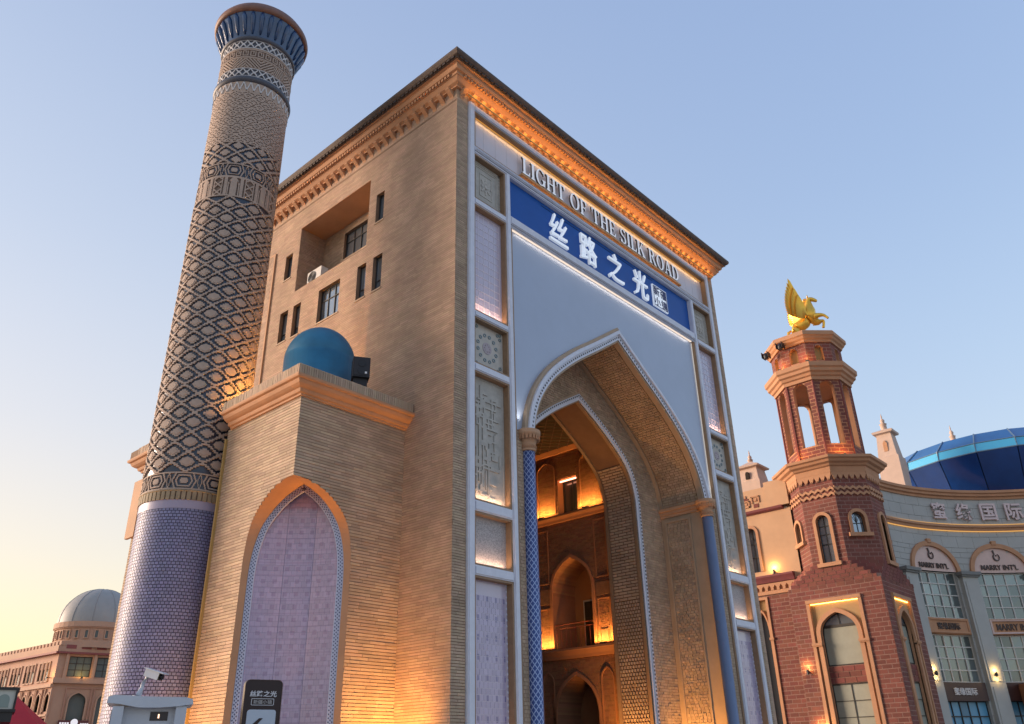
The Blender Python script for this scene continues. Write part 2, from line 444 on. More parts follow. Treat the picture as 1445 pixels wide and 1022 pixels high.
def spot(parent, loc, target, energy, col, size=90, blend=1., radius=.1, name='lamp_light'):
    l = bpy.data.lights.new(name, 'SPOT'); l.energy = energy; l.color = col; l.spot_size = math.radians(size); l.spot_blend = blend; l.shadow_soft_size = radius
    o = bpy.data.objects.new(name, l); COL.objects.link(o); o.parent = parent
    L = Vector(loc); o.location = L-Vector(woff(parent)); d = Vector(target)-L
    o.rotation_euler = d.to_track_quat('-Z', 'Y').to_euler(); return o
def point(parent, loc, energy, col, radius=.08, name='lamp_light'):
    l = bpy.data.lights.new(name, 'POINT'); l.energy = energy; l.color = col; l.shadow_soft_size = radius
    o = bpy.data.objects.new(name, l); COL.objects.link(o); o.parent = parent; o.location = Vector(loc)-Vector(woff(parent)); return o
def area(parent, loc, target, sx, sy, energy, col, name='lamp_light', along=None):
    l = bpy.data.lights.new(name, 'AREA'); l.shape = 'RECTANGLE'; l.size = sx; l.size_y = sy; l.energy = energy; l.color = col
    o = bpy.data.objects.new(name, l); COL.objects.link(o); o.parent = parent
    L = Vector(loc); o.location = L-Vector(woff(parent)); z = (L-Vector(target)).normalized()
    x = Vector(along) if along else z.orthogonal(); x = (x-z*x.dot(z)).normalized(); y = z.cross(x)
    o.rotation_euler = Matrix((x, y, z)).transposed().to_euler(); return o
AMB = (1., .45, .1)
# ================================================================ ground
def make_ground():
    g = mat('plaza_paving', (.3, .28, .26), .8, noise=.25, nscale=.5, bump=.2, bscale=8)
    R = 1500
    tag(mesh('ground', [(-R, -R, 0), (R, -R, 0), (R, R, 0), (-R, R, 0)], [(0, 1, 2, 3)], g), kind='structure')
make_ground()

# ================================================================ the portal building
W, D, H = 17.5, 13.9, 24.0
XC = 8.75
gate = thing('portal_building', 'tall sand-brick portal building with a huge pointed arch, white framed panels and lit cornice', 'gate building', (XC, 7, 0))
def G(n, *a, **k): return (n, *a)
FR = frame((0, 0, 0), (1, 0, 0), (0, -1, 0))       # front face: u=x, h towards the street
SD = frame((0, 0, 0), (0, 1, 0), (-1, 0, 0))       # side face: u=y
RS = frame((W, 0, 0), (0, 1, 0), (1, 0, 0))

def win_unit(mp, u0, u1, z0, z1, depth, nu, nz, parent, name='window', fr=.05, framemat=None, glass=None, split=None, muntin=.035, sillmat=None):
    """window in a recess: frame bars as one part, every pane a sub-part"""
    fm = framemat or BLACKF; gm = glass or GLASS
    b = MB(); h0, h1 = -depth, -depth+.06
    b.box(u0, u0+fr, z0, z1, h0, h1, mp).box(u1-fr, u1, z0, z1, h0, h1, mp).box(u0+fr, u1-fr, z0, z0+fr, h0, h1, mp).box(u0+fr, u1-fr, z1-fr, z1, h0, h1, mp)
    zs = split or [z0+fr+(z1-z0-2*fr)*i/nz for i in range(nz+1)]
    us = [u0+fr+(u1-u0-2*fr)*i/nu for i in range(nu+1)]
    for u in us[1:-1]: b.box(u-muntin/2, u+muntin/2, z0+fr, z1-fr, h0+.004, h1-.004, mp)
    for z in zs[1:-1]: b.box(u0+fr, u1-fr, z-muntin/2, z+muntin/2, h0+.008, h1-.008, mp)
    f = b.build(name, fm, parent)
    for i in range(nu):
        for j in range(len(zs)-1):
            t = random.uniform(-.012, .012); t2 = random.uniform(-.012, .012)
            MB().poly([mp(us[i], zs[j], h0+.02+t), mp(us[i+1], zs[j], h0+.02+t2), mp(us[i+1], zs[j+1], h0+.02-t), mp(us[i], zs[j+1], h0+.02-t2)]).build('pane', gm, f)
    return f
def reveal(b, mp, u0, u1, z0, z1, depth, h=0., back=False):
    b.poly([mp(u0, z0, h), mp(u0, z0, -depth), mp(u0, z1, -depth), mp(u0, z1, h)])
    b.poly([mp(u1, z0, h), mp(u1, z1, h), mp(u1, z1, -depth), mp(u1, z0, -depth)])
    b.poly([mp(u0, z1, h), mp(u0, z1, -depth), mp(u1, z1, -depth), mp(u1, z1, h)])
    b.poly([mp(u0, z0, h), mp(u1, z0, h), mp(u1, z0, -depth), mp(u0, z0, -depth)])
    if back: b.poly([mp(u0, z0, -depth), mp(u1, z0, -depth), mp(u1, z1, -depth), mp(u0, z1, -depth)])

# ---- side wall (towards the viewer's left)
SW = [(3.72, 4.22, 16.5, 17.95), (4.62, 5.12, 16.5, 17.95), (6.15, 7.47, 16.48, 17.92), (8.64, 9.14, 16.52, 17.92), (9.5, 10.05, 16.55, 17.93),
      (3.8, 4.25, 19.42, 20.7), (9.63, 10.12, 19.48, 20.65)]
LOG = (4.68, 9.2, 18.62, 21.66)
def side_iv(z):
    holes = sorted([(w[0], w[1]) for w in SW+[LOG] if w[2] < z < w[3]])
    out = []; x = 0.
    for a, b in holes: out.append((x, a)); x = b
    out.append((x, D)); return out
def make_side():
    zs = sorted(set([0, 23.1]+[v for w in SW+[LOG] for v in w[2:]]))
    b = MB(); sheet(b, SD, zs, side_iv, -.005)
    for w in SW: reveal(b, SD, *w, .22, h=-.005)
    reveal(b, SD, *LOG, 1.2, h=-.005)
    wl = b.build('side_wall', MORTAR, gate)
    def iv(z):
        r = side_iv(z)
        if z < 21.1: r = [(a, min(bb, 10.9)) for a, bb in r if a < 10.9]
        return r
    bricks('brick_facing', SD, rows_of(0, 22.56, .075, iv), .42, (.004, .014), -.01, 0, BRICKP, wl, .0018, .35)
    bricks('brick_facing', SD, rows_of(22.66, 23.1, .075, lambda z: [(0, D)]), .25, .008, -.03, .0, BRICKP, wl, .002, .3)
    bricks('brick_facing', SD, rows_of(0, 21.1, .075, lambda z: [(11., D)]), .25, .008, -.03, .05, BRICKP, wl, .002, .3)
    # loggia inner faces
    lb = frame((1.2, 0, 0), (0, 1, 0), (-1, 0, 0)); LW = (6.3, 7.8, 20.0, 21.3)
    def liv(z): return [(LOG[0], LW[0]), (LW[1], LOG[1])] if LW[2] < z < LW[3] else [(LOG[0], LOG[1])]
    bm = MB(); sheet(bm, lb, [LOG[2], LW[2], LW[3], LOG[3]], liv, .01); reveal(bm, lb, *LW, .15, h=.01)
    lg = bm.build('loggia_back_wall', MORTAR, gate)
    bricks('brick_facing', lb, rows_of(LOG[2], LOG[3], .075, liv), .25, .008, 0, .03, BRICK, lg, .005, .3)
    lf = frame((0, LOG[1], 0), (1, 0, 0), (0, -1, 0))
    bricks('brick_facing', lf, rows_of(LOG[2], LOG[3], .075, lambda z: [(.0, 1.19)]), .25, .008, 0, .02, BRICKP, lg, .005, .3)
    c = MB(); c.box(.0, 1.19, LOG[0], LOG[1], LOG[3]-.03, LOG[3]-.005); c.build('loggia_ceiling', STUCCO, gate)
    # windows
    for w in SW[:2]+SW[3:5]: win_unit(SD, *w, .2, 1, 2, gate, split=[w[2]+.05, w[2]+.45, w[3]-.05])
    w = SW[2]; win_unit(SD, *w, .2, 3, 2, gate, split=[w[2]+.05, w[2]+.95, w[3]-.05])
    for w in SW[5:]: win_unit(SD, *w, .2, 1, 1, gate)
    win_unit(lb, *LW, .14, 3, 2, gate, split=[LW[2]+.05, LW[2]+.85, LW[3]-.05])
    # sills
    for w in SW: MB().box(w[0]-.03, w[1]+.03, w[2]-.06, w[2]-.002, -.15, .025, SD).build('sill', BEIGE, gate)
    # raised strip around the far bay of the wall
    MB().box(10.9, 10.98, 0, 21.1, -.02, .06, SD).box(10.9, D, 21.1, 21.18, -.02, .06, SD).build('wall_strip', STUCCO2, gate)
make_side()

# ---- cornice all round
def make_cornice():
    path = [(0, D), (0, 0), (W, 0), (W, D)]
    path = [(0, D), (0, 0), (W, 0), (W, D)]
    # travelling +Y -> origin -> +X keeps the outside on the right
    prof = [(-.05, 23.1), (.1, 23.1), (.1, 23.16), (.2, 23.22), (.3, 23.38), (.33, 23.38), (.33, 23.5), (.42, 23.52), (.46, 23.6), (.46, 23.72), (.55, 23.74), (-.05, 23.74)]
    MB().sweep(path, prof).build('cornice', STUCCO, gate)
    MB().sweep(path, [(-.3, 23.744), (.6, 23.744), (.6, 23.80), (.68, 23.84), (.74, 23.93), (.74, 24.03), (.70, 24.05), (-.3, 24.05)]).build('roof_edge', ROOFDK, gate)
    MB().box(-.2, W+.2, -.2, D+.1, 23.9, 24.0).build('roof', ROOFDK, gate)
    # hanging corbels: one mesh, shared
    t = MB(); w = .17
    pts = [(0, 0), (.27, 0), (.27, -.05), (.03, -.26), (0, -.34)]       # (out, z)
    t.prism(pts, -w/2, w/2, lambda u, v, h: (h, -u, v))
    src = t.build('corbel', STUCCO, None)
    n = 39
    for i in range(n):
        x = .22+(W-.44)*i/(n-1)
        inst(src, 'corbel', (x, 0, 23.1), 0, gate)
    n = 31
    for i in range(n):
        y = .25+(D-.5)*i/(n-1)
        inst(src, 'corbel', (0, y, 23.1), -math.pi/2, gate)
    bpy.data.objects.remove(src)
    b = MB()
    for i in range(int(W/.16)):
        b.box(.0+i*.16, .09+i*.16, -.40, -.332, 23.39, 23.50)
    for i in range(int(D/.16)):
        b.box(-.40, -.332, i*.16, .09+i*.16, 23.39, 23.50)
    b.build('dentil_row', STUCCO, gate, kind='stuff')
    b = MB()
    for i in range(int(W/.22)+4):
        b.box(-.5+i*.22, -.36+i*.22, -.665, -.603, 23.75, 23.83)
    for i in range(int(D/.22)+2):
        b.box(-.665, -.603, -.5+i*.22, -.36+i*.22, 23.75, 23.83)
    b.build('eave_ornament', mat('dark_eave_ornament', (.05, .035, .03), .7), gate, kind='stuff')
make_cornice()

# ---- front: brick margins, white frame, panels
S_, AP = 11.0, 16.3
wo = interp_w(KEEL, 5.25, S_, AP)
def mir(a, b): return (W-b, W-a)
PANELS = [('a', 18.76, 20.68), ('b', 14.4, 18.52), ('c', 12.57, 14.2), ('d', 8.28, 12.33), ('e', 6.47, 7.98), ('f', .9, 6.2)]
def make_front():
    b = MB()
    b.box(.02, .535, 0, 23.1, -.2, -.02, FR).box(W-.535, W-.02, 0, 23.1, -.2, -.02, FR).box(.535, W-.535, 22.84, 23.1, -.2, -.02, FR)
    b.box(2.62, 3.45, 0, 10.95, -.19, -.03, FR).box(W-3.45, W-2.62, 0, 10.95, -.19, -.03, FR)
    fw = b.build('front_wall', MORTAR, gate)
    for u0, u1 in ((.0, .53), (W-.53, W)):
        bricks('brick_facing', FR, rows_of(0, 23.1, .075, lambda z: [(u0, u1)]), .265, (.005, .016), -.03, 0, BRICK, fw, .004, .3)
    bricks('brick_facing', FR, rows_of(22.84, 23.1, .075, lambda z: [(.54, W-.54)]), .25, .008, -.03, .0, BRICK, fw, .004, .3)
    for u0, u1 in ((2.7, 3.44), (W-3.44, W-2.7)):
        bricks('brick_facing', FR, rows_of(0, 10.9, .1, lambda z: [(u0, u1)]), .12, .012, -.03, -.01, BRICK, fw, .004, 0)
    # white frame, one bar each
    def bar(u0, u1, z0, z1, h=.1, name='frame_bar', m=WHITE):
        o = MB(); o.box(u0, u1, z0, z1, -.19, h-.03, FR)
        e = .035
        o.box(u0+e, u1-e, z0+(e if u1-u0 > z1-z0 else 0), z1-(e if u1-u0 > z1-z0 else 0), h-.03, h, FR) if (u1-u0) > 2.5*e and (z1-z0) > 2.5*e else None
        o.build(name, m, gate)
    for s in (0, 1):
        q = (lambda a, c: (a, c)) if s == 0 else mir
        bar(*q(.54, .80), 0, 22.84); bar(*q(2.38, 2.60), 0, 20.66)
        zs = [.9]+[v for p in PANELS[::-1] for v in p[1:]]
        zz = [(6.2, 6.47), (7.98, 8.28), (12.33, 12.57), (14.2, 14.4), (18.52, 18.76)]
        for a, c in zz: bar(*q(.802, 2.378), a, c, .09)
        bar(*q(.802, 2.378), .3, .9, .09)
        MB().box(*q(2.602, 2.70), 0, 18.47, -.19, .03, FR).build('frame_lining', BROWNF, gate)
    bar(.802, W-.802, 22.58, 22.838, .1)
    bar(.802, W-.802, 20.68, 20.80, .06); bar(.802, W-.802, 20.802, 20.90, .12); bar(.802, W-.802, 20.902, 21.0, .08)
    bar(2.602, W-2.602, 18.6, 18.93, .1); bar(2.602, W-2.602, 18.5, 18.598, .04)
    # English panel
    pc = mat('lilac_metal_panel', (.55, .53, .58), .4, noise=.06, nscale=1, coat=.2)
    bp = MB()
    k = 0; u = .87
    while u < W-.9:
        v = min(u+.62, W-.87); bp.box(u+.004, v-.004, 21.04, 22.54, -.2, -.17, FR); u = v
    bp.build('name_panel', pc, gate)
    lin = MB(); lin.box(.802, .868, 21.002, 22.578, -.19, .05, FR).box(W-.868, W-.802, 21.002, 22.578, -.19, .05, FR).box(.868, W-.868, 22.52, 22.578, -.19, .05, FR).box(.868, W-.868, 21.002, 21.05, -.19, .04, FR)
    lin.build('panel_lining', BROWNF, gate)
    MB().box(.9, W-.9, 22.49, 22.515, -.15, -.12, FR).build('light_strip', led('amber_led_faint', (1., .42, .06), .12), gate)
    area(gate, (XC, .08, 22.5), (XC, .12, 21.5), W-2, .05, 5, (1, .55, .2), along=(1, 0, 0))
    # spandrel with the arch cut out
    b = MB(); zs = [10.9, 11]+[S_+(AP-S_)*f for f, w in KEEL[1:-1]]+[AP, 18.5]
    def fn(z):
        if z >= AP: return [(2.70, XC), (XC, W-2.7)]
        w = wo(z); return [(2.70, XC-w), (XC+w, W-2.7)]
    sheet(b, FR, zs, fn, -.1)
    b.build('spandrel_panel', SPAND, gate)
    # white arch moulding in three steps
    pts = arch_pts(KEEL, XC, 5.25, S_, AP, 10.95)
    MB().ring(pts, offset(pts, .2), -.1, .04, FR).build('arch_moulding', WHITE, gate)
    MB().ring(offset(pts, .2), offset(pts, .33), -.1, .12, FR).build('arch_moulding', WHITE, gate)
    MB().ring(offset(pts, .332), offset(pts, .45), -.1, .05, FR).build('arch_moulding', BEIGE, gate)
    b = MB(); P = np.array(offset(pts, .1)); seg = np.hypot(*np.diff(P, axis=0).T); S = np.concatenate([[0], np.cumsum(seg)]); d = 0
    while d < S[-1]:
        i = min(np.searchsorted(S, d, side='right')-1, len(seg)-1); t = (P[i+1]-P[i])/seg[i]; c = P[i]+t*(d-S[i]); n = np.array([-t[1], t[0]])
        q = [c-t*.03-n*.03, c+t*.03-n*.03, c+t*.03+n*.03, c-t*.03+n*.03]; b.prism([tuple(x) for x in q], .038, .05, FR); d += .15
    b.build('moulding_bead', mat('moulding_bead_dark', (.09, .09, .1), .6), gate, kind='stuff')
    # light lines: under the sign bar, around the arch, beside the spandrel
    MB().box(2.76, W-2.76, 18.47, 18.495, -.09, -.03, FR).build('light_strip', led('pink_led_soft', (1, .8, .65), .2), gate)
    area(gate, (XC, .02, 18.46), (XC, .1, 17.5), W-6, .04, 2.2, (1, .85, .72), along=(1, 0, 0))
    for sx in (2.76, W-2.76):
        MB().box(sx-.012, sx+.012, 11.2, 18.4, -.09, -.05, FR).build('light_strip', mat('dim_led', (.3, .3, .3), emit=(1, .9, .8), es=.08), gate)
        inn = 1 if sx < XC else -1
        spot(gate, (sx+.15*inn, -.02, 11.15), (sx+.35*inn, .1, 13.5), 9, (1, .93, .85), 60, 1, .05)
make_front()

def make_panels():
    tile = pattern_mat('lilac_tile', (.42, .37, .52), (.22, .2, .36),
        lambda M, x, y, z: M('MULTIPLY', M('GREATER_THAN', M('SINE', M('MULTIPLY', x, 18.)), .75), M('GREATER_THAN', M('SINE', M('MULTIPLY', z, 12.5)), .6)), .25, .5)
    stone = mat('carved_stone', (.42, .4, .36), .7, noise=.2, nscale=4, bump=.5, bscale=30)
    stone2 = mat('carved_stone_light', (.5, .47, .42), .7, noise=.15, nscale=4, bump=.3, bscale=30)
    glit = mat('pebbled_panel', (.36, .35, .36), .5, noise=.5, nscale=25, bump=1.0, bscale=45)
    plain = mat('lilac_glazed', (.52, .47, .58), .22, noise=.05, nscale=2, coat=.5)
    gridm = mat('pale_grid', (.68, .64, .72), .4)
    rg = mat('ring_glaze', (.16, .22, .24), .3)
    for s in (0, 1):
        q = (lambda a, c: (a, c)) if s == 0 else mir
        for nm, z0, z1 in PANELS:
            u0, u1 = q(.802, 2.378)
            l = MB(); e = .06
            l.box(u0, u0+e, z0+.002, z1-.002, -.19, .04, FR).box(u1-e, u1, z0+.002, z1-.002, -.19, .04, FR).box(u0+e, u1-e, z0+.002, z0+e, -.19, .04, FR).box(u0+e, u1-e, z1-e, z1-.002, -.19, .04, FR)
            l.build('panel_lining', BROWNF, gate)
            a, c, y0, y1 = u0+e, u1-e, z0+e, z1-e; cu, cz = (a+c)/2, (y0+y1)/2
            base = {'a': stone, 'b': plain, 'c': stone2, 'd': stone, 'e': glit, 'f': plain}[nm]
            p = MB().box(a, c, y0, y1, -.2, -.17, FR).build('wall_panel', base, gate)
            if nm == 'a':
                r = MB()
                for k, g in ((.12, .03), (.22, .02), (.42, .03)):
                    sq = [(a+k, y0+k), (c-k, y0+k), (c-k, y1-k), (a+k, y1-k)]; s2 = [(a+k+g, y0+k+g), (c-k-g, y0+k+g), (c-k-g, y1-k-g), (a+k+g, y1-k-g)]
                    r.ring(s2, sq, -.175, -.15, FR, closed=True)
                for k in range(8):
                    an = k*math.pi/4
                    for rr, sz in ((.17, .075), (.3, .045)):
                        pu, pz = cu+math.cos(an)*rr*.85, cz+math.sin(an)*rr
                        o = [(pu+sz*math.cos(an+t)*(1.3 if abs(math.cos(t)) > .5 else .6), pz+sz*math.sin(an+t)*1.1) for t in np.linspace(0, 2*math.pi, 9)[:-1]]
                        r.prism(o, -.175, -.145, FR)
                r.prism([(cu+.08*math.cos(t), cz+.08*math.sin(t)) for t in np.linspace(0, 2*math.pi, 13)[:-1]], -.175, -.13, FR)
                for k in range(14):
                    for zz in (y0+.06, y1-.06):
                        uu = a+.06+(c-a-.12)*k/13; r.prism([(uu-.035, zz), (uu, zz-.045), (uu+.035, zz), (uu, zz+.045)], -.175, -.15, FR)
                    for uu in (a+.06, c-.06):
                        zz = y0+.06+(y1-y0-.12)*k/13; r.prism([(uu-.035, zz), (uu, zz-.045), (uu+.035, zz), (uu, zz+.045)], -.175, -.15, FR)
                r.build('relief', stone2, p)
            if nm == 'c':
                r = MB()
                def ringat(pu, pz, ro, ri): r.ring([(pu+ri*math.cos(t), pz+ri*math.sin(t)) for t in np.linspace(0, 2*math.pi, 15)[:-1]], [(pu+ro*math.cos(t), pz+ro*math.sin(t)) for t in np.linspace(0, 2*math.pi, 15)[:-1]], -.175, -.15, FR, closed=True)
                for k in range(12):
                    an = 2*math.pi*(k+.5)/12; ringat(cu+.42*math.cos(an), cz+.45*math.sin(an), .065, .035)
                for sx in (-1, 1):
                    for sz in (-1, 1):
                        for dx, dz in ((.5, .62), (.62, .5), (.62, .66)): ringat(cu+sx*dx*.95, cz+sz*dz*1.03, .06, .032)
                r.build('ring_relief', rg, p)
                d = MB(); d.prism([(cu+.2*math.cos(t), cz+.2*math.sin(t)) for t in np.linspace(0, 2*math.pi, 25)[:-1]], -.175, -.155, FR)
                for k in range(8):
                    an = k*math.pi/4; d.prism([(cu+.1*math.cos(an+t), cz+.1*math.sin(an+t)) for t in (-.2, .2)]+[(cu+.15*math.cos(an), cz+.15*math.sin(an))], -.156, -.14, FR)
                d.build('medallion', mat('lilac_medallion', (.38, .32, .34), .4), p)
            if nm == 'd':
                # carved script-like strokes
                rr = random.Random(5); cell = .055; nu_, nv_ = int((c-a-.2)/cell), int((y1-y0-.3)/cell); m = np.zeros((nv_, nu_), bool)
                for k in range(56):
                    i, j = rr.randrange(nv_-9), rr.randrange(nu_-7)
                    for st in range(rr.randrange(2, 4)):
                        if rr.random() < .5:
                            L_ = rr.randrange(4, 13); m[i:i+L_, j:j+1] = True; i = min(nv_-1, i+L_ if rr.random() < .5 else i)
                        else:
                            L_ = rr.randrange(3, 8); m[i:i+1, j:j+L_] = True; j = min(nu_-1, j+L_ if rr.random() < .5 else j)
                relief('script_relief', m, FR, a+.1, cell, y0+.15, cell, -.171, -.135, stone, p)
                f2 = MB(); k, g = .05, .02; f2.ring([(a+k+g, y0+k+g), (c-k-g, y0+k+g), (c-k-g, y1-k-g), (a+k+g, y1-k-g)], [(a+k, y0+k), (c-k, y0+k), (c-k, y1-k), (a+k, y1-k)], -.175, -.155, FR, closed=True); f2.build('border', stone2, p)
            if nm == 'b':
                r = MB(); nn = 5
                for k in range(nn+1):
                    uu = a+.1+(c-a-.2)*k/nn; r.box(uu-.01, uu+.01, y0+.1, y1-.1, -.172, -.16, FR)
                for k in range(15):
                    zz = y0+.1+(y1-y0-.2)*k/14; r.box(a+.1, c-.1, zz-.01, zz+.01, -.171, -.158, FR)
                r.build('grid_lines', gridm, p)
            if nm == 'f':
                cx, sp, ap = cu, 5.35, 5.8
                bricks('tile', FR, rows_of(y0+.06, 5.75, .16, lambda z: [(a+.1, c-.1)]), .16, .012, -.175, -.165, tile, p, .001)
                bb = MB()
                for k in range(34):
                    zz = y0+.03+k*.155
                    for uu in (a+.035, c-.035): bb.prism([(uu-.028, zz), (uu, zz-.04), (uu+.028, zz), (uu, zz+.04)], -.175, -.155, FR)
                bb.build('bead_border', mat('white_blue_bead', (.6, .63, .75), .4), p)
            # warm strip light at the foot of the panel
            if nm in 'bdef':
                MB().box(a+.1, c-.1, y0+.005, y0+.03, -.15, -.11, FR).build('light_strip', LED_P, p)
                area(gate, (cu, .06, y0+.05), (cu, .16, y0+.7), c-a-.2, .05, 1.6 if nm != 'f' else 3, (1, .6, .38), along=(1, 0, 0))
make_panels()
area(gate, (XC, -.40, 22.86), (XC, -.15, 23.4), W-.6, .12, 18, (1., .42, .06), along=(1, 0, 0))
MB().box(.3, W-.3, 22.845, 22.865, .24, .30, FR).build('light_strip', led('amber_led_soft', (1., .42, .06), .05), gate)

# ---- big arch: intrados, jambs, columns
def make_arch():
    pts = arch_pts(KEEL, XC, 5.25, S_, AP, 11.0)
    mp, L = curvemap(pts, lambda x, z, y: np.stack([x, y, z], -1))
    def fn(v): return [(.28, 1.95)]
    # plain shell
    b = MB(); n = len(pts)
    for i in range(n-1):
        (x0, z0), (x1, z1) = pts[i], pts[i+1]
        b.poly([(x0, -.03, z0), (x0, 2.1, z0), (x1, 2.1, z1), (x1, -.03, z1)])
    so = b.build('arch_soffit', BROWNF, gate)
    bricks('soffit_brick', mp, rows_of(0.02, L-.02, .105, lambda v: [(.28, 1.9)]), .21, .02, 0, .03, BRICK, so, .012, .1)
    for a, c in ((.0, .24), (1.93, 2.1)):
        MB().ring(pts, [tuple(p) for p in offset(pts, -.07)], -a, -c, FR).build('soffit_border', BEIGE, gate)
    # jambs below the springing
    for sx, N in ((XC-5.25, 1), (XC+5.25, -1)):
        J = frame((sx, 0, 0), (0, 1, 0), (N, 0, 0))
        b = MB(); b.box(0, 2.1, 0, 10.6, -.3, 0, J); jb = b.build('arch_jamb', BEIGE, gate)
        bb = MB(); bb.box(.72, .8, 0, 10.45, 0, .06, J).box(1.84, 1.92, 0, 10.45, 0, .06, J).box(.8, 1.84, 10.37, 10.45, 0, .06, J); bb.build('jamb_border', BEIGE, jb)
        bricks('jamb_brick', J, rows_of(0, 10.36, .105, lambda z: [(.81, 1.83)]), .17, .016, 0, .03, BRICK, jb, .012, .1)
        c = MB(); c.box(-.02, 2.09, 10.6, 10.72, -.2, .05, J).box(-.04, 2.09, 10.72, 10.85, -.2, .1, J).box(-.06, 2.09, 10.85, 10.97, -.2, .16, J); c.build('impost_ledge', STUCCO2, gate)
    # second wall with the smaller arch
    Y2 = 2.1; a2, s2, t2 = 3.4, 10.3, 14.4
    F2 = frame((0, Y2, 0), (1, 0, 0), (0, -1, 0)); wi = interp_w(BULGE, a2, s2, t2)
    def f2(z):
        o = wo(z) if z > S_ else 5.25; i = wi(z)
        return [(XC-o-.05, XC-i), (XC+i, XC+o+.05)] if z < AP-.05 else []
    zs = sorted(set([0]+[s2+(t2-s2)*f for f, w in BULGE]+[S_+(AP-S_)*f for f, w in KEEL][:-1]))
    b = MB(); sheet(b, F2, zs, f2, -.02); w2 = b.build('inner_arch_wall', mat('inner_wall_joint', (.26, .18, .12), .9, noise=.2), gate)
    bricks('brick_facing', F2, rows_of(0, 16.1, .1, lambda z: [(max(p, XC-5.25), min(q, XC+5.25)) for p, q in f2(z)]), .22, .014, -.03, 0, BRICK, w2, .008, .2)
    p2 = arch_pts(BULGE, XC, a2, s2, t2, 0)
    MB().ring(p2, offset(p2, .1), 0, .06, F2).build('inner_moulding', WHITE, gate)
    MB().ring(offset(p2, .102), offset(p2, .22), 0, .1, F2).build('inner_moulding', WHITE, gate)
    MB().ring(offset(p2, .222), offset(p2, .3), 0, .05, F2).build('inner_moulding', BEIGE, gate)
    b = MB(); P = np.array(offset(p2, .16)); seg = np.hypot(*np.diff(P, axis=0).T); S = np.concatenate([[0], np.cumsum(seg)]); d = 0
    while d < S[-1]:
        i = min(np.searchsorted(S, d, side='right')-1, len(seg)-1); t = (P[i+1]-P[i])/seg[i]; c = P[i]+t*(d-S[i]); n_ = np.array([-t[1], t[0]])
        q = [c-t*.035-n_*.03, c+t*.035-n_*.03, c+t*.035+n_*.03, c-t*.035+n_*.03]; b.prism([tuple(x) for x in q], .098, .112, F2); d += .14
    b.build('moulding_bead', MATS['moulding_bead_dark'], gate, kind='stuff')
    mp2, L2 = curvemap(p2, lambda x, z, y: np.stack([x, y, z], -1))
    b = MB()
    for i in range(len(p2)-1):
        (x0, z0), (x1, z1) = p2[i], p2[i+1]; b.poly([(x0, Y2-.02, z0), (x0, 3.6, z0), (x1, 3.6, z1), (x1, Y2-.02, z1)])
    so = b.build('inner_soffit', mat('inner_soffit_plaster', (.2, .11, .065), .85, noise=.15, nscale=2), gate)
    for v0, v1 in ((0, 12.6), (L2-12.6, L2)):
        cut = 7.2
        lo = (v0, min(v1, v0+cut)) if v0 == 0 else (v1-cut, v1)
        hi = (v0+cut, v1) if v0 == 0 else (v0, v1-cut)
        bricks('soffit_tile', mp2, rows_of(lo[0]+.01, lo[1], .13, lambda v: [(2.26, 3.44)]), .13, .042, 0, .035, BRICK, so, .004)
        bricks('soffit_brick', mp2, rows_of(hi[0], hi[1], .12, lambda v: [(2.26, 3.44)]), .4, .035, 0, .035, BRICK, so, .004)
    for a, c in ((Y2, Y2+.14), (3.46, 3.6)):
        MB().ring(p2, [tuple(p) for p in offset(p2, -.05)], -a+Y2, -c+Y2, F2).build('soffit_border', BROWNF, gate)
    # columns
    shaft = pattern_mat('diamond_tile_shaft', (.03, .06, .2), (.32, .38, .56),
        lambda M, x, y, z: M('LESS_THAN', M('MINIMUM',
            M('ABSOLUTE', M('SUBTRACT', M('FRACT', M('ADD', M('MULTIPLY', M('ARCTAN2', y, x), 9/(2*math.pi)), M('MULTIPLY', z, 5.2))), .5)),
            M('ABSOLUTE', M('SUBTRACT', M('FRACT', M('SUBTRACT', M('MULTIPLY', M('ARCTAN2', y, x), 9/(2*math.pi)), M('MULTIPLY', z, 5.2))), .5))), .1), .3, .3)
    for cx in (3.2, 14.0):
        col = MB().lathe([(.26, 0), (.26, .5), (.21, .55), (.21, 10.3)], (0, 0), 24)
        ob = col.build('column_shaft', shaft if cx < XC else mat('plain_blue_shaft', (.15, .2, .32), .45, noise=.08, nscale=2), None, smooth=False)
        for p in ob.data.polygons: p.use_smooth = True
        ob.parent = gate; ob.location = Vector((cx, -.03, 0))-Vector(woff(gate)); OFF[ob.name] = np.array((cx, -.03, 0.))
        cp = MB().lathe([(.215, 10.28), (.25, 10.3), (.25, 10.36), (.225, 10.38), (.24, 10.55), (.3, 10.7), (.38, 10.8), (.4, 10.84), (.4, 10.95), (.36, 10.97), (.0, 10.97)], (cx, -.03), 24)
        c = cp.build('capital', STUCCO2, gate)
        t = MB()
        for k in range(20):
            an = 2*math.pi*k/20; R_ = .335
            t.prism([(R_*math.cos(an+d)+cx, R_*math.sin(an+d)-.03) for d in (-.09, .09)]+[((R_+.04)*math.cos(an+d)+cx, (R_+.04)*math.sin(an+d)-.03) for d in (.09, -.09)], 10.64, 10.78, lambda u, v, h: (u, v, h))
            t.box(0, 0, 0, 0, 0, 0) if False else None
            t.prism([(.25*math.cos(an+d)+cx, .25*math.sin(an+d)-.03) for d in (-.08, .08)]+[(.27*math.cos(an+d)+cx, .27*math.sin(an+d)-.03) for d in (.08, -.08)], 10.37, 10.46, lambda u, v, h: (u, v, h))
        t.build('capital_ornament', STUCCO, c, kind='stuff')
make_arch()

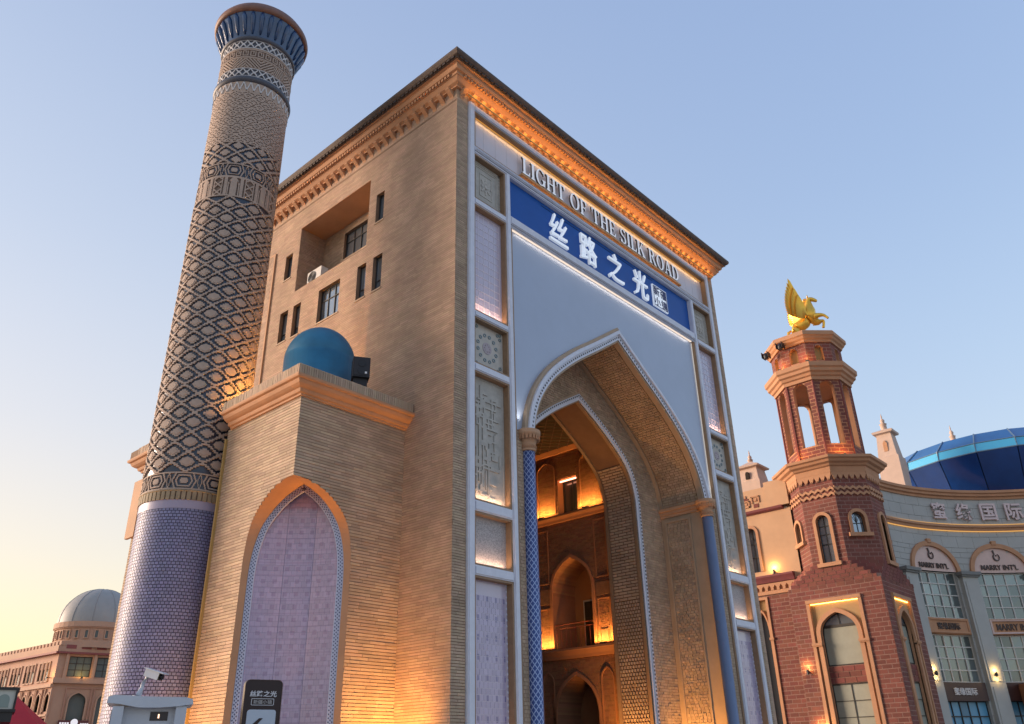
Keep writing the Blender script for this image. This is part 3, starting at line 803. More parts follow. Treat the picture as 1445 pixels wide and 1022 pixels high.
# ---- the passage behind the arches
def make_passage():
    X1, X0, Y0, Y1, ZC = 12.6, 4.9, 3.6, 12.2, 14.4
    IW = frame((X1, 0, 0), (0, 1, 0), (-1, 0, 0))
    arch1 = (5.9, 1.05, 8.0, 9.45); arch0 = (5.9, 1.05, 3.2, 4.74)
    w1 = interp_w(POINT, *arch1[1:]); w0 = interp_w(POINT, *arch0[1:])
    rects = [(5.35, 6.42, 11.38, 13.0), (7.95, 8.7, 11.38, 13.0), (7.95, 8.7, 8.4, 10.4), (7.95, 8.7, 6., 7.6), (7.9, 8.7, 2.0, 4.6), (9.3, 11.3, 5.8, 9.0), (9.3, 11.3, 0, 4.2)]
    def fn(z):
        hs = [(a, b) for a, b, c, d in rects if c < z < d]
        if 5.76 < z < 9.45: hs.append((5.9-w1(z), 5.9+w1(z)))
        if z < 4.74: hs.append((5.9-w0(z), 5.9+w0(z)))
        hs.sort(); out = []; x = Y0
        for a, b in hs: out.append((x, a)); x = b
        out.append((x, Y1)); return out
    zs = sorted(set([0, 5.76, ZC]+[v for r in rects for v in r[2:]]+[8.0+1.45*f for f, w in POINT]+[3.2+1.54*f for f, w in POINT]))
    b = MB(); sheet(b, IW, zs, fn, -.02)
    for r in rects: reveal(b, IW, *r, .5, h=-.02)
    iw = b.build('courtyard_wall', INTRIM, gate)
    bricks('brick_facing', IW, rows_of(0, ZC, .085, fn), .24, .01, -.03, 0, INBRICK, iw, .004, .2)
    for a, b_ in ((5.39, 5.76), (11.05, 11.32)):
        MB().sweep([(X1, Y1), (X1, Y0)], [(0, a), (.12, a), (.16, a+.1), (.28, b_-.1), (.32, b_-.08), (.32, b_), (0, b_)]).build('ledge', INTRIM, gate)
    MB().sweep([(X1, Y1), (X1, Y0)], [(0, 14.2), (.1, 14.2), (.2, 14.39), (0, 14.39)]).build('ledge', INTRIM, gate)
    # arch trims, recesses
    for (c, a, s, t), base in ((arch1, 5.76), (arch0, 0)):
        p = arch_pts(POINT, c, a, s, t, base)
        MB().ring(p, offset(p, .13), -.02, .05, IW).build('arch_trim', INTRIM, gate)
        r = MB()
        for i in range(len(p)-1):
            (u0, v0), (u1, v1) = p[i], p[i+1]; r.poly([IW(u0, v0, -.0), IW(u0, v0, -1.5), IW(u1, v1, -1.5), IW(u1, v1, 0)])
        r.poly([IW(u, v, -1.5) for u, v in p]); r.poly([IW(c-a, base, 0), IW(c+a, base, 0), IW(c+a, base, -1.5), IW(c-a, base, -1.5)])
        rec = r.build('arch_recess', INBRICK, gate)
    MB().box(5.55, 6.45, 5.77, 7.9, -1.5, -1.44, IW).build('door_frame', mat('pale_door_frame', (.4, .38, .34), .6), gate)
    MB().box(5.9, 6.38, 5.77, 7.82, -1.43, -1.42, IW).build('door', DARK, gate)
    rb = MB(); rb.tube([IW(4.86, 6.78, -.1), IW(6.94, 6.78, -.1)], .025); rb.tube([IW(4.86, 6.62, -.1), IW(6.94, 6.62, -.1)], .018)
    for k in range(9): rb.tube([IW(4.9+k*.25, 5.77, -.1), IW(4.9+k*.25, 6.62, -.1)], .009, 5)
    rb.build('balcony_railing', mat('dark_red_rail', (.16, .03, .02), .4), gate)
    for r in rects:
        if r[2] > 5:
            win_unit(IW, *r, .45, 2, 1, gate, glass=GLASSD)
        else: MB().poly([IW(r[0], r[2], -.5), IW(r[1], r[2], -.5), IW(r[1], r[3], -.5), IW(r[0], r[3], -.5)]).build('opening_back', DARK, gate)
    MB().box(5.37, 6.4, 12.92, 12.97, -.2, -.15, IW).build('light_strip', led('red_led', (1., .35, .2), 1.2), gate)
    # raised wall panels
    pn = [(7.07, 7.78, 7.66, 8.28, 1), (3.9, 4.64, 7.68, 8.2, 1), (7.1, 7.75, 5.86, 7.5, 0), (3.95, 4.6, 5.86, 7.58, 0), (7.1, 7.75, 8.5, 10.85, 0), (3.95, 4.6, 8.4, 10.85, 0), (7.08, 7.62, 2, 4.9, 2), (4.08, 4.62, 2, 4.9, 2), (6.6, 7.55, 11.5, 13.9, 2), (3.9, 5.1, 11.5, 13.9, 2), (4.15, 4.5, 5.95, 6.35, 1)]
    for a, b_, c, d, k in pn:
        if k == 2:
            m_ = (a+b_)/2; p = arch_pts(POINT, m_, (b_-a)/2, d-.45, d, c); MB().ring(p, offset(p, .05), 0, .05, IW).build('blind_arch', INTRIM, gate)
        elif k == 1: MB().box(a, b_, c, d, 0, .04, IW).build('wall_panel', mat('inner_dark_panel', (.2, .1, .055), .85, noise=.3, nscale=8, bump=.8), gate)
        else:
            s_ = [(a, c), (b_, c), (b_, d), (a, d)]; e = .05; MB().ring([(a+e, c+e), (b_-e, c+e), (b_-e, d-e), (a+e, d-e)], s_, 0, .035, IW, closed=True).build('panel_border', INTRIM, gate)
    # other walls and the lattice ceiling
    LW_ = frame((X0, 0, 0), (0, 1, 0), (1, 0, 0))
    b = MB(); b.box(Y0, Y1, 0, ZC, -.3, 0, LW_); lw = b.build('courtyard_wall', INTRIM, gate)
    b = MB(); b.box(X0-.3, X1+.3, Y1, Y1+.3, 0, ZC); b.build('passage_end_wall', INBRICK, gate)
    b = MB(); b.box(X0-.3, X1+.3, Y0, Y1+.3, ZC, ZC+.2); b.build('passage_ceiling', DARK, gate)
    g = MB()
    for k in range(-20, 40):
        x0 = X0+k*.55
        for sgn in (1, -1):
            # diagonal lath clipped to the ceiling rectangle
            pts = []
            for t in np.linspace(0, Y1-Y0, 18):
                x = x0+sgn*t*1.0
                if X0 < x < X1: pts.append((x, Y0+t))
            if len(pts) > 1:
                (xa, ya), (xb, yb) = pts[0], pts[-1]; d = Vector((xb-xa, yb-ya)).normalized(); n = Vector((-d.y, d.x))*.02
                zb = ZC-.05 if sgn > 0 else ZC-.07
                g.prism([(xa-n.x, ya-n.y), (xb-n.x, yb-n.y), (xb+n.x, yb+n.y), (xa+n.x, ya+n.y)], zb, zb+.02, lambda u, v, h: (u, v, h))
    g.build('ceiling_lattice', mat('ceiling_lattice_red', (.05, .012, .008), .7), gate)
    # wall behind the inner arch, above and beside it
    b = MB(); b.box(X0-1.5, X0+.45, 3.6, 3.7, 0, ZC+2); b.box(X1-.43, X1+1.2, 3.6, 3.64, 0, ZC+2); b.box(X0+.45, X1-.43, 3.61, 3.7, ZC, ZC+2)
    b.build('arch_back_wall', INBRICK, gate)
    # rear and right walls of the building
    b = MB(); b.box(0, W, D-.2, D, 0, 23.1); b.box(W-.2, W, 0, D, 0, 23.1); b.build('rear_wall', BRICKP, gate)
make_passage()
# ================================================================ the low corner bays with the niche
def bay(y0, y1, full=True):
    P_ = 3.71; ZT = 10.76
    FRc = frame((-P_, y0, 0), (1, 0, 0), (0, -1, 0)); LFc = frame((-P_, y0, 0), (0, 1, 0), (-1, 0, 0))
    a, sp, ap = 1.42, 6.0, 8.5
    w = interp_w(NICHE, a, sp, ap); r2 = math.sqrt(2)
    ln = y1-y0
    if full:
        fR = lambda z: [(min(r2*w(z), 2.01), P_)]; fL = lambda z: [(min(r2*w(z), 2.01), ln)]
        zs = [0, sp]+[sp+(ap-sp)*f for f, _ in NICHE[1:]]+[ZT]
    else:
        fR = lambda z: [(0, P_)]; fL = lambda z: [(0, ln)]; zs = [0, ZT]
    b = MB(); sheet(b, FRc, zs, fR, -.012); sheet(b, LFc, zs, fL, -.008); b.box(-P_+.02, 0, y1-.02, y1, 0, ZT)
    bw = b.build('bay_wall', MORTAR, gate)
    if full: bricks('brick_facing', FRc, rows_of(0, ZT, .085, fR), .5, (.005, .02), -.03, 0, BRICK, bw, .0045, .4)
    bricks('brick_facing', LFc, rows_of(0, ZT, .085, fL), .5, (.005, .018), -.03, 0, BRICK, bw, .0028, .4)
    path = [(0, y1), (-P_, y1), (-P_, y0), (0, y0)]
    if not full: path = [(0, y1), (-P_, y1), (-P_, y0)]
    else: path = [(-P_, y1-.2), (-P_, y0), (0, y0)]
    pr = [(-.02, 10.72), (.06, 10.72), (.07, 10.77), (.13, 10.79), (.16, 10.85), (.16, 10.88), (.23, 10.91), (.30, 10.96), (.34, 11.03), (.34, 11.06), (.41, 11.08), (.43, 11.12), (.43, 11.17), (-.02, 11.17)]
    MB().sweep(path, pr).build('bay_cornice', STUCCO, gate)
    MB().sweep(path, [(-.02, 11.172), (.37, 11.172), (.37, 11.45), (-.02, 11.45)]).build('coping_core', MORTAR, gate)
    # upright coping bricks
    A = []
    cm = MB()
    def up(mp, L0, L1):
        u = L0
        arr = []
        while u < L1-.03:
            arr.append((u+.005, min(u+.07, L1)-.005, 11.174, 11.46, .36, .385+random.uniform(-.004, .004))); u += .075
        return boxes_mesh(np.array(arr), mp)
    V1, F1 = up(LFc, -.37, ln-.2); V2, F2 = up(FRc, -.37, P_)
    if full: mesh('coping_brick', np.concatenate([V1, V2]), np.concatenate([F1, F2+len(V1)]), BRICK, gate, kind='stuff')
    else: mesh('coping_brick', V1, F1, BRICK, gate, kind='stuff')
    MB().box(-P_-.3, 0, y0-.3 if full else y0, y1, 11.2, 11.44).build('bay_roof', BEIGE, gate)
    if not full: return
    # diagonal niche
    c0 = np.array([-P_, y0, 0.])
    DN = frame(c0+np.array([1, 1, 0])/r2*0, (1, -1, 0), (-1, -1, 0))     # u = across (to the right), h outward; depth = -h
    pts = arch_pts(NICHE, 0, a, sp, ap, 0)
    POINT2 = [(f, float(np.interp(f, [q[0] for q in POINT], [q[1] for q in POINT]))) for f, _ in NICHE]
    IN2 = arch_pts(POINT2, 0, 1.25, sp, 8.68, 0)
    b = MB(); rows = []
    for u, z in pts:
        # the opening's edge lies on the two wall faces at depth |u| along the diagonal
        rows.append((DN(u, z, -abs(u)), DN(*IN2[len(rows)], -1.44)))
    for i in range(len(rows)-1): b.poly([rows[i][0], rows[i][1], rows[i+1][1], rows[i+1][0]])
    b.build('niche_reveal', STUCCO, gate, smooth=True)
    inn = arch_pts(POINT2, 0, 1.25, sp, 8.68, 0)
    i2 = offset(inn, -.17)
    lat = MB().ring(i2, inn, -1.52, -1.46, DN).build('lattice_border', mat('white_blue_lattice', (.5, .52, .66), .35, coat=.3), gate)
    # dark diamonds set into the lattice border
    b = MB(); mid = offset(inn, -.085); P = np.array(mid); seg = np.hypot(*np.diff(P, axis=0).T); S = np.concatenate([[0], np.cumsum(seg)]); d = 0.04; k = 0
    while d < S[-1]:
        i = min(np.searchsorted(S, d, side='right')-1, len(seg)-1); t = (P[i+1]-P[i])/seg[i]; n_ = np.array([-t[1], t[0]])
        for s_ in ((-.045, .045) if k % 2 else (0,)):
            c = P[i]+t*(d-S[i])+n_*s_; b.prism([tuple(c-t*.026), tuple(c+n_*.02), tuple(c+t*.026), tuple(c-n_*.02)], -1.461, -1.452, DN)
        d += .045; k += 1
    b.build('lattice_diamond', mat('navy_inlay', (.06, .07, .16), .4), gate, kind='stuff')
    # concave tiled back in three facets
    pan = offset(i2, .02); wv = [p for p in pan]
    fac = [(-1.09, -1.5), (-.38, -1.66), (.38, -1.66), (1.09, -1.5)]
    tl = pattern_mat('niche_tile', (.36, .28, .43), (.24, .14, .27),
        lambda M, x, y, z: M('ADD', M('MULTIPLY', M('MULTIPLY', M('LESS_THAN', M('ABSOLUTE', M('SUBTRACT', M('FRACT', M('MULTIPLY', z, 3.05)), .5)), .17), M('LESS_THAN', M('ABSOLUTE', M('SUBTRACT', M('FRACT', M('MULTIPLY', M('SUBTRACT', x, y), 2.45)), .5)), .19)), .5), M('MULTIPLY', M('LESS_THAN', M('ABSOLUTE', M('SUBTRACT', M('FRACT', M('ADD', M('MULTIPLY', z, 3.05), .5)), .5)), .06), .3)), .16, .8)
    tl2 = mat('niche_tile_rose', (.36, .17, .25), .2, noise=.2, nscale=6, coat=.6)
    def hw(z):
        # inner half width of the niche panel
        q = [(x, zz) for x, zz in pan if x >= 0]; zz_ = [p[1] for p in q][::-1]; xx = [p[0] for p in q][::-1]
        return float(np.interp(z, zz_, xx)) if z > min(zz_) else xx[0]
    base = MB()
    for (u0, h0), (u1, h1) in zip(fac[:-1], fac[1:]):
        for k in range(60):
            z0, z1 = k*.145, (k+1)*.145
            w0_, w1_ = hw(z0), hw(z1)
            base.poly([DN(u0, z0, h0-.003), DN(u1, z0, h1-.003), DN(u1, z1, h1-.003), DN(u0, z1, h0-.003)]) if z1 < 8.8 else None
    np_ = base.build('niche_panel', mat('niche_grout', (.2, .16, .26), .6), gate)
    for (u0, h0), (u1, h1) in zip(fac[:-1], fac[1:]):
        L_ = math.hypot(u1-u0, h1-h0); ux, uh = (u1-u0)/L_, (h1-h0)/L_
        mp = lambda u, v, h, u0=u0, h0=h0, ux=ux, uh=uh: DN(u0+np.asarray(u)*ux-np.asarray(h)*uh, v, h0+np.asarray(u)*uh+np.asarray(h)*ux)
        bricks('tile', mp, rows_of(.02, 8.65, .145, lambda z: [(.004, L_-.004)]), .145, .005, -.006, .0, tl, np_, .0002)
    MB().box(-1.2, 1.2, 0, .0, 0, 0) if False else None
    # red-brown bottom strip of bricks in the niche
    bricks('niche_brick', DN, rows_of(2.2, 2.42, .22, lambda z: [(-1.0, 1.0)]), .075, .01, -1.5, -1.43, BRICK, gate, .004)
bay(2.1, 5.85, True)
bay(9.35, 11.3, False)
# the projecting end of the far bay, seen beyond the tower
MB().box(-3.8, -3.7, 11.0, 11.62, 8.5, 10.45).build('bay_end_pier', STUCCO2, gate)
# vertical edge strip where the bay meets the tower
MB().box(-3.78, -3.70, 5.80, 5.86, 0, 10.45).build('edge_strip', mat('ochre_edge', (.4, .27, .09), .6), gate)

def make_dome():
    c = (-2.0, 3.95); r = 1.09; z0 = 12.88
    prof = [(r, 11.44), (r, z0)]+[(r*math.cos(t), z0+r*1.1*math.sin(t)) for t in np.linspace(0, math.pi/2, 14)]
    MB().lathe(prof, c, 40, cap=False).build('blue_dome', DOMEB, gate, smooth=True)
make_dome()

def make_speaker():
    t = thing('loudspeaker', 'black loudspeaker box standing on the bay roof beside the blue dome', 'loudspeaker', (-1.72, 2.2, 11.44))
    M_ = Matrix.Translation((-1.72, 2.2, 11.44)) @ Matrix.Rotation(math.radians(-30), 4, 'Z')
    def mp(x, y, z): return tuple(M_ @ Vector((x, y, z)))
    blk = mat('speaker_black', (.012, .012, .016), .6, noise=.3, nscale=30, bump=.2); gr = mat('speaker_grille', (.03, .03, .035), .8)
    MB().box(-.25, .25, -.2, .22, .46, 1.1, mp).build('cabinet', blk, t)
    MB().box(-.22, .22, -.215, -.201, .5, 1.06, mp).build('grille', gr, t)
    MB().box(-.2, .2, -.1, .1, 0, .46, mp).build('stand', blk, t)
    cc = MB()
    for z in (.65, .9):
        cc.prism([(.12*math.cos(a), z+.12*math.sin(a)) for a in np.linspace(0, 2*math.pi, 17)[:-1]], .216, .228, lambda u, v, h: mp(u, -h, v))
    cc.build('driver_ring', blk, t, kind='stuff')
    cam = MB(); cam.box(.1, .16, -.24, -.2, .56, .62, mp); cam.build('status_light', mat('white_plastic', (.8, .8, .8), .4), t)
make_speaker()

def make_ac():
    t = thing('air_conditioner', 'white outdoor air conditioner unit on the floor of the loggia high in the side wall', 'air conditioner', (.35, 8.3, 18.62))
    wh = mat('ac_white', (.6, .59, .56), .5, noise=.1, nscale=6); gk = mat('ac_grille', (.12, .12, .12), .6)
    mp = frame((.18, 0, 0), (0, 1, 0), (-1, 0, 0))
    MB().box(7.75, 8.65, 18.70, 19.28, -.32, 0, mp).build('casing', wh, t)
    g = MB(); cx, cz = 8.33, 18.99
    for r in (.06, .11, .16, .21, .25):
        g.ring([(cx+(r-.008)*math.cos(a), cz+(r-.008)*math.sin(a)) for a in np.linspace(0, 2*math.pi, 21)[:-1]], [(cx+r*math.cos(a), cz+r*math.sin(a)) for a in np.linspace(0, 2*math.pi, 21)[:-1]], 0, .02, mp, closed=True)
    g.build('fan_grille', gk, t)
    MB().prism([(cx+.25*math.cos(a), cz+.25*math.sin(a)) for a in np.linspace(0, 2*math.pi, 25)[:-1]], 0, .004, mp).build('fan_opening', gk, t)
    for y in (7.85, 8.5): MB().box(y, y+.06, 18.622, 18.70, -.3, 0, mp).build('foot', gk, t)
make_ac()

# ================================================================ the minaret
TC = (-3.72, 7.6)
tower = thing('minaret', 'tall round minaret with lilac tiled base, navy lattice shaft and flared blue crown', 'minaret', (TC[0], TC[1], 0))
def make_tower():
    rad = lambda z: 1.375-.0024*np.asarray(z)
    navy = mat('navy_glaze', (.02, .032, .06), .35, noise=.35, nscale=2.5, coat=.3)
    stone = mat('tower_stone', (.43, .33, .265), .8, island=.0, noise=.14, nscale=3, bump=.3, bscale=50)
    stone_shade = mat('tower_stone_shade', (.2, .14, .11), .85, noise=.2, nscale=4)  # same stone darkened: shade painted into the sunken parts of the bands
    olive = mat('tower_trim', (.3, .235, .15), .75, noise=.2, nscale=4)
    lat = mat('white_lattice', (.55, .53, .52), .6, noise=.1, nscale=4)
    lil = mat('lilac_tile_base', (.19, .205, .37), .55, island=.14, coat=.05, noise=.08, nscale=1)
    gr = mat('dark_grout', (.045, .04, .085), .6)
    mp = cylmap(TC[0], TC[1], rad); r0 = float(rad(0)); CIRC = 2*math.pi*r0
    def core(z0, z1, m, dr=0., name='core'):
        MB().lathe([(float(rad(z0))+dr, z0), (float(rad(z1))+dr, z1)], TC, 72, cap=False).build(name, m, tower, smooth=True)
    # lilac base
    core(0, 8.6, gr, 0, 'base_drum')
    A = []; n = 76; L = CIRC/n; c = .09; k = 0; z = 0.
    while z < 8.3:
        for i in range(n):
            o = (L/2 if k % 2 else 0)
            A.append((i*L+o+.011, (i+1)*L+o-.011, z+.011, z+c-.011, 0, .006+random.uniform(-.0006, .0006)))
        z += c; k += 1
    V, Q = boxes_mesh(np.array(A), mp); mesh('base_tile', V, Q, lil, tower, kind='stuff')
    core(8.35, 8.6, mat('lilac_band', (.3, .28, .4), .4), .02, 'plain_band')
    # bands
    def band(z0, z1, nu, nv, fn, m, name, h=.035, back=navy):
        core(z0, z1, back, 0, 'band_ground')
        jj, ii = np.meshgrid(np.arange(nu), np.arange(nv)); mask = fn((jj+.5), (ii+.5), nu, nv).astype(bool)
        relief(name, mask, mp, 0, CIRC/nu, z0, (z1-z0)/nv, 0, h, m, tower, wrap=True)
    def ring(z0, z1, dr, m, name='ring'):
        c = (z0+z1)/2; h = (z1-z0)/2; prof = [(float(rad(c))-.02, z0)]+[(float(rad(c))+dr*math.cos(t), c+h*math.sin(t)) for t in np.linspace(-math.pi/2, math.pi/2, 9)]+[(float(rad(c))-.02, z1)]
        MB().lathe(prof, TC, 64, cap=False).build(name, m, tower, smooth=True)
    band(8.6, 8.85, 240, 3, lambda x, y, a, b: ((x % 4) < 2.6) & (y < 2.9), olive, 'tooth_band', .05, stone_shade)
    ring(8.84, 8.9, .07, olive)
    def frieze(x, y, a, b):
        P = a/10; u = (x % P)/P; v = y/b
        e = np.abs(v-.5)*2; w = np.abs(u-.5)*2        # hexagon cartouche
        d = np.maximum(e*.98, (w*1.18+e*.28))
        m = ((d < .95) & (d > .83)) | ((d < .66) & (d > .54)) | (d < .3)
        dd = np.abs(np.minimum(u, 1-u))*2/.16+np.abs(v-.5)*2
        m |= ((dd > .8) & (dd < 1.1)) & (d > .95)
        return m | (v < .08) | (v > .92)
    band(8.9, 9.42, 400, 26, frieze, stone, 'frieze', .04, navy)
    # lozenge shaft
    def loz(a, b, rowz):
        def fn(x, y, nu, nv):
            c = x/(nu/20.); r = y/rowz
            cc = np.floor(c); best = np.full(x.shape, 9.); sec = np.full(x.shape, 9.)
            for dc in (-1, 0, 1, 2):
                cen = cc+dc; off = (np.mod(cen, 2))*.5
                rr = np.round(r-off)+off
                best = np.minimum(best, np.abs(c-cen)+2*np.abs(r-rr))
            return best > .885
        return fn
    z0, z1 = 9.42, 19.36; RZ = 13; nrow = 16; nv = RZ*nrow
    band(z0, z1, 220, nv, loz(220, nv, RZ), stone, 'lattice', .06)
    # medallions
    def medal():
        m = MB(); o = []
        for k in range(24):
            t = 2*math.pi*k/24; q = (1+.08*math.cos(8*t))/(abs(math.cos(t))**1.6+abs(math.sin(t))**1.6)**(1/1.6); o.append((.205*q*math.cos(t), .148*q*math.sin(t)))
        f = lambda u, v, h: (h, u, v)
        m.prism(o, -.01, .045, f); m.prism([(a*.72, b*.72) for a, b in o], .0451, .058, f); return m
    src = medal().build('medallion', stone, None); src2 = MB()
    o = [(-.05, -.12), (.05, -.12), (.05, -.08), (.1, -.08), (.1, -.035), (.155, -.035), (.155, .035), (.1, .035), (.1, .08), (.05, .08), (.05, .12), (-.05, .12), (-.05, .08), (-.1, .08), (-.1, .035), (-.155, .035), (-.155, -.035), (-.1, -.035), (-.1, -.08), (-.05, -.08)]
    f = lambda u, v, h: (h, u*1.25, v*1.18)
    src2.prism(o, -.01, .045, f); src2.prism([(a*.6, b*.6) for a, b in o], .0451, .058, f); src2 = src2.build('medallion', stone, None)
    cam_a = math.atan2(-15.767-TC[1], -15.037-TC[0]); rest_V = []; rest_F = []
    rz = (z1-z0)/nrow; cand = []
    for c in range(20):
        for r in range(nrow+1):
            z = z0+(r+(c % 2)*.5)*rz
            if z < z0+.2 or z > z1-.15: continue
            an = 2*math.pi*c/20; d = abs((an-cam_a+math.pi) % (2*math.pi)-math.pi); cand.append((d, an, z, c))
    cand.sort(key=lambda q: (q[0], q[2]))
    for k, (d, an, z, c) in enumerate(cand):
        s_ = src if c % 2 else src2
        if k < 290:
            R_ = float(rad(z)); inst(s_, 'medallion', (TC[0]+R_*math.cos(an), TC[1]+R_*math.sin(an), z), an, tower)
        else:
            v = np.array([p.co[:] for p in s_.data.vertices]); R_ = float(rad(z)); b = sum(len(q) for q in rest_V)
            w = np.stack([TC[0]+(R_+v[:, 0])*math.cos(an)-v[:, 1]*math.sin(an), TC[1]+(R_+v[:, 0])*math.sin(an)+v[:, 1]*math.cos(an), z+v[:, 2]], -1)
            rest_V.append(w); rest_F += [tuple(b+i for i in p.vertices) for p in s_.data.polygons]
    if rest_V: mesh('medallion_rest', np.concatenate(rest_V), rest_F, stone, tower, kind='stuff')
    # arcade band
    def arcade(x, y, a, b):
        P = a/16; k = np.floor(x/P); u = (x % P)/P; v = y/b
        m = (v < .06) | (v > .94) | (u < .09) | (u > .91)
        even = (k % 2) == 0
        top = .62+.26*np.sqrt(np.clip(1-((u-.5)/.27)**2, 0, 1))
        arch = (np.abs(u-.5) < .27) & (v < top); archo = (np.abs(u-.5) < .37) & (v < top+.08)
        m |= even & archo & ~((np.abs(u-.5) < .3) & (v < top)) | (even & arch & (np.abs(u-.5) < .2))
        xx = (u-.5)*2; vv = (v*2.5) % 1
        m |= (~even) & ((np.abs(np.abs(xx)-.55) < .08) | (np.abs(np.abs(xx)*.9-np.abs(vv-.5)*1.2) < .12) & (np.abs(xx) < .5))
        return m
    band(19.36, 20.2, 480, 36, arcade, stone, 'arcade_band', .045, stone_shade)
    band(20.2, 20.8, 400, 28, frieze, stone, 'frieze', .04, navy)
    def loz2(x, y, nu, nv):
        c = x/(nu/20.); r = y/(nv/1.5)+.25; cc = np.floor(c); best = np.full(x.shape, 9.)
        for dc in (-1, 0, 1, 2):
            cen = cc+dc; off = (np.mod(cen, 2))*.5; rr = np.round(r-off)+off; best = np.minimum(best, np.abs(c-cen)+2*np.abs(r-rr))
        return (best > .86) | (best < .48)
    band(20.8, 21.74, 240, 22, loz2, stone, 'lattice', .045, navy)
    def steps(x, y, a, b):
        u = (x+8*0) % 16; v = y % 12; i = np.abs(np.floor(u)-7.5); j = np.abs(np.floor(v)-5.5)
        d = i/2+j
        hole = (np.abs(d-3.2) < .7) & ((np.floor(v)) % 2 == 0)
        hole |= (d < 1.1)
        hole |= ((i/2+j) > 7.4) & ((np.floor(v)) % 2 == 1)
        hole |= (np.abs(d-5.6) < .5) & ((np.floor(v)) % 2 == 1)
        return ~hole
    band(21.74, 24.15, 304, 66, steps, stone, 'stepped_band', .045, stone_shade)
    core(24.15, 24.64, stone, .045, 'plain_band')
    b = MB()
    n = 34
    for k in range(n):
        u = CIRC*k/n; w_ = CIRC/n
        for p, q in (((u, 24.2), (u+w_/2, 24.6)), ((u+w_/2, 24.6), (u+w_, 24.2))):
            b.prism([(p[0]-.022, p[1]), (p[0]+.022, p[1]), (q[0]+.022, q[1]), (q[0]-.022, q[1])], .04, .075, mp)
    b.build('zigzag', lat, tower)
    dk = mat('ring_slate', (.06, .065, .085), .5)
    ring(24.62, 24.93, .13, dk)
    def dia(x, y, a, b):
        P = a/30; u = (x % P)/P-.5; v = y/b-.5; d = np.abs(u)*2+np.abs(v)*1.9
        return ((d > .72) & (d < 1.08)) | (np.abs(v) > .45) | ((np.abs(u) > .42) & (np.abs(v) < .12))
    band(24.93, 25.33, 480, 16, dia, lat, 'diamond_band', .04, dk)
    ring(25.33, 25.38, .05, stone)
    def diag(x, y, a, b):
        k = np.floor(x/30) % 2; s = np.where(k == 0, x+y*1.5, x-y*1.5); return (s % 8) < 4.4
    band(25.38, 25.82, 480, 16, diag, stone, 'slanted_band', .04, stone_shade)
    ring(25.82, 25.87, .05, stone)
    def fret(x, y, a, b):
        u = x % 16; v = y/b*10; f = lambda lo, hi, t: (t >= lo) & (t < hi)
        m = f(0, 1, v) | f(9, 10, v) | (f(2, 3.2, v) & f(2, 14, u)) | (f(2, 8, v) & f(2, 4, u)) | (f(6.8, 8, v) & f(2, 10, u)) | (f(4.4, 8, v) & f(8, 10, u)) | (f(2, 8, v) & f(12, 14, u))
        return m
    band(25.87, 26.3, 480, 20, fret, stone, 'fret_band', .04, stone_shade)
    ring(26.3, 26.36, .05, stone)
    band(26.36, 26.78, 480, 16, dia, lat, 'diamond_band', .04, dk)
    cb = mat('crown_blue', (.012, .07, .2), .3, noise=.3, nscale=4, coat=.4); cb2 = mat('crown_blue_rib', (.01, .05, .15), .3, noise=.35, nscale=6, coat=.4)
    ring(26.76, 26.98, .12, dk, 'collar_ring')
    MB().lathe([(1.33, 26.95), (1.36, 27.05), (1.47, 27.35), (1.6, 27.7), (1.7, 27.98)], TC, 64, cap=False).build('crown', cb, tower, smooth=True)
    for k in range(30):
        an = 2*math.pi*k/30; r = []
        for t, (rr, z) in enumerate([(1.38, 27.08), (1.45, 27.25), (1.535, 27.5), (1.63, 27.75), (1.68, 27.92)]):
            r.append((TC[0]+rr*math.cos(an), TC[1]+rr*math.sin(an), z))
        MB().tube(r, [.03, .065, .085, .1, .05], 8).build('crown_rib', cb2, tower, smooth=True)
    cop = mat('copper_rim', (.2, .1, .07), .55, noise=.2, nscale=5)
    MB().lathe([(1.66, 27.95), (1.74, 27.95), (1.8, 28.0), (1.82, 28.12), (1.80, 28.22), (1.72, 28.26), (1.72, 28.32), (1.68, 28.42), (1.4, 28.5), (0.01, 28.6)], TC, 64).build('crown_rim', cop, tower, smooth=True)
    bpy.data.objects.remove(src); bpy.data.objects.remove(src2)
make_tower()
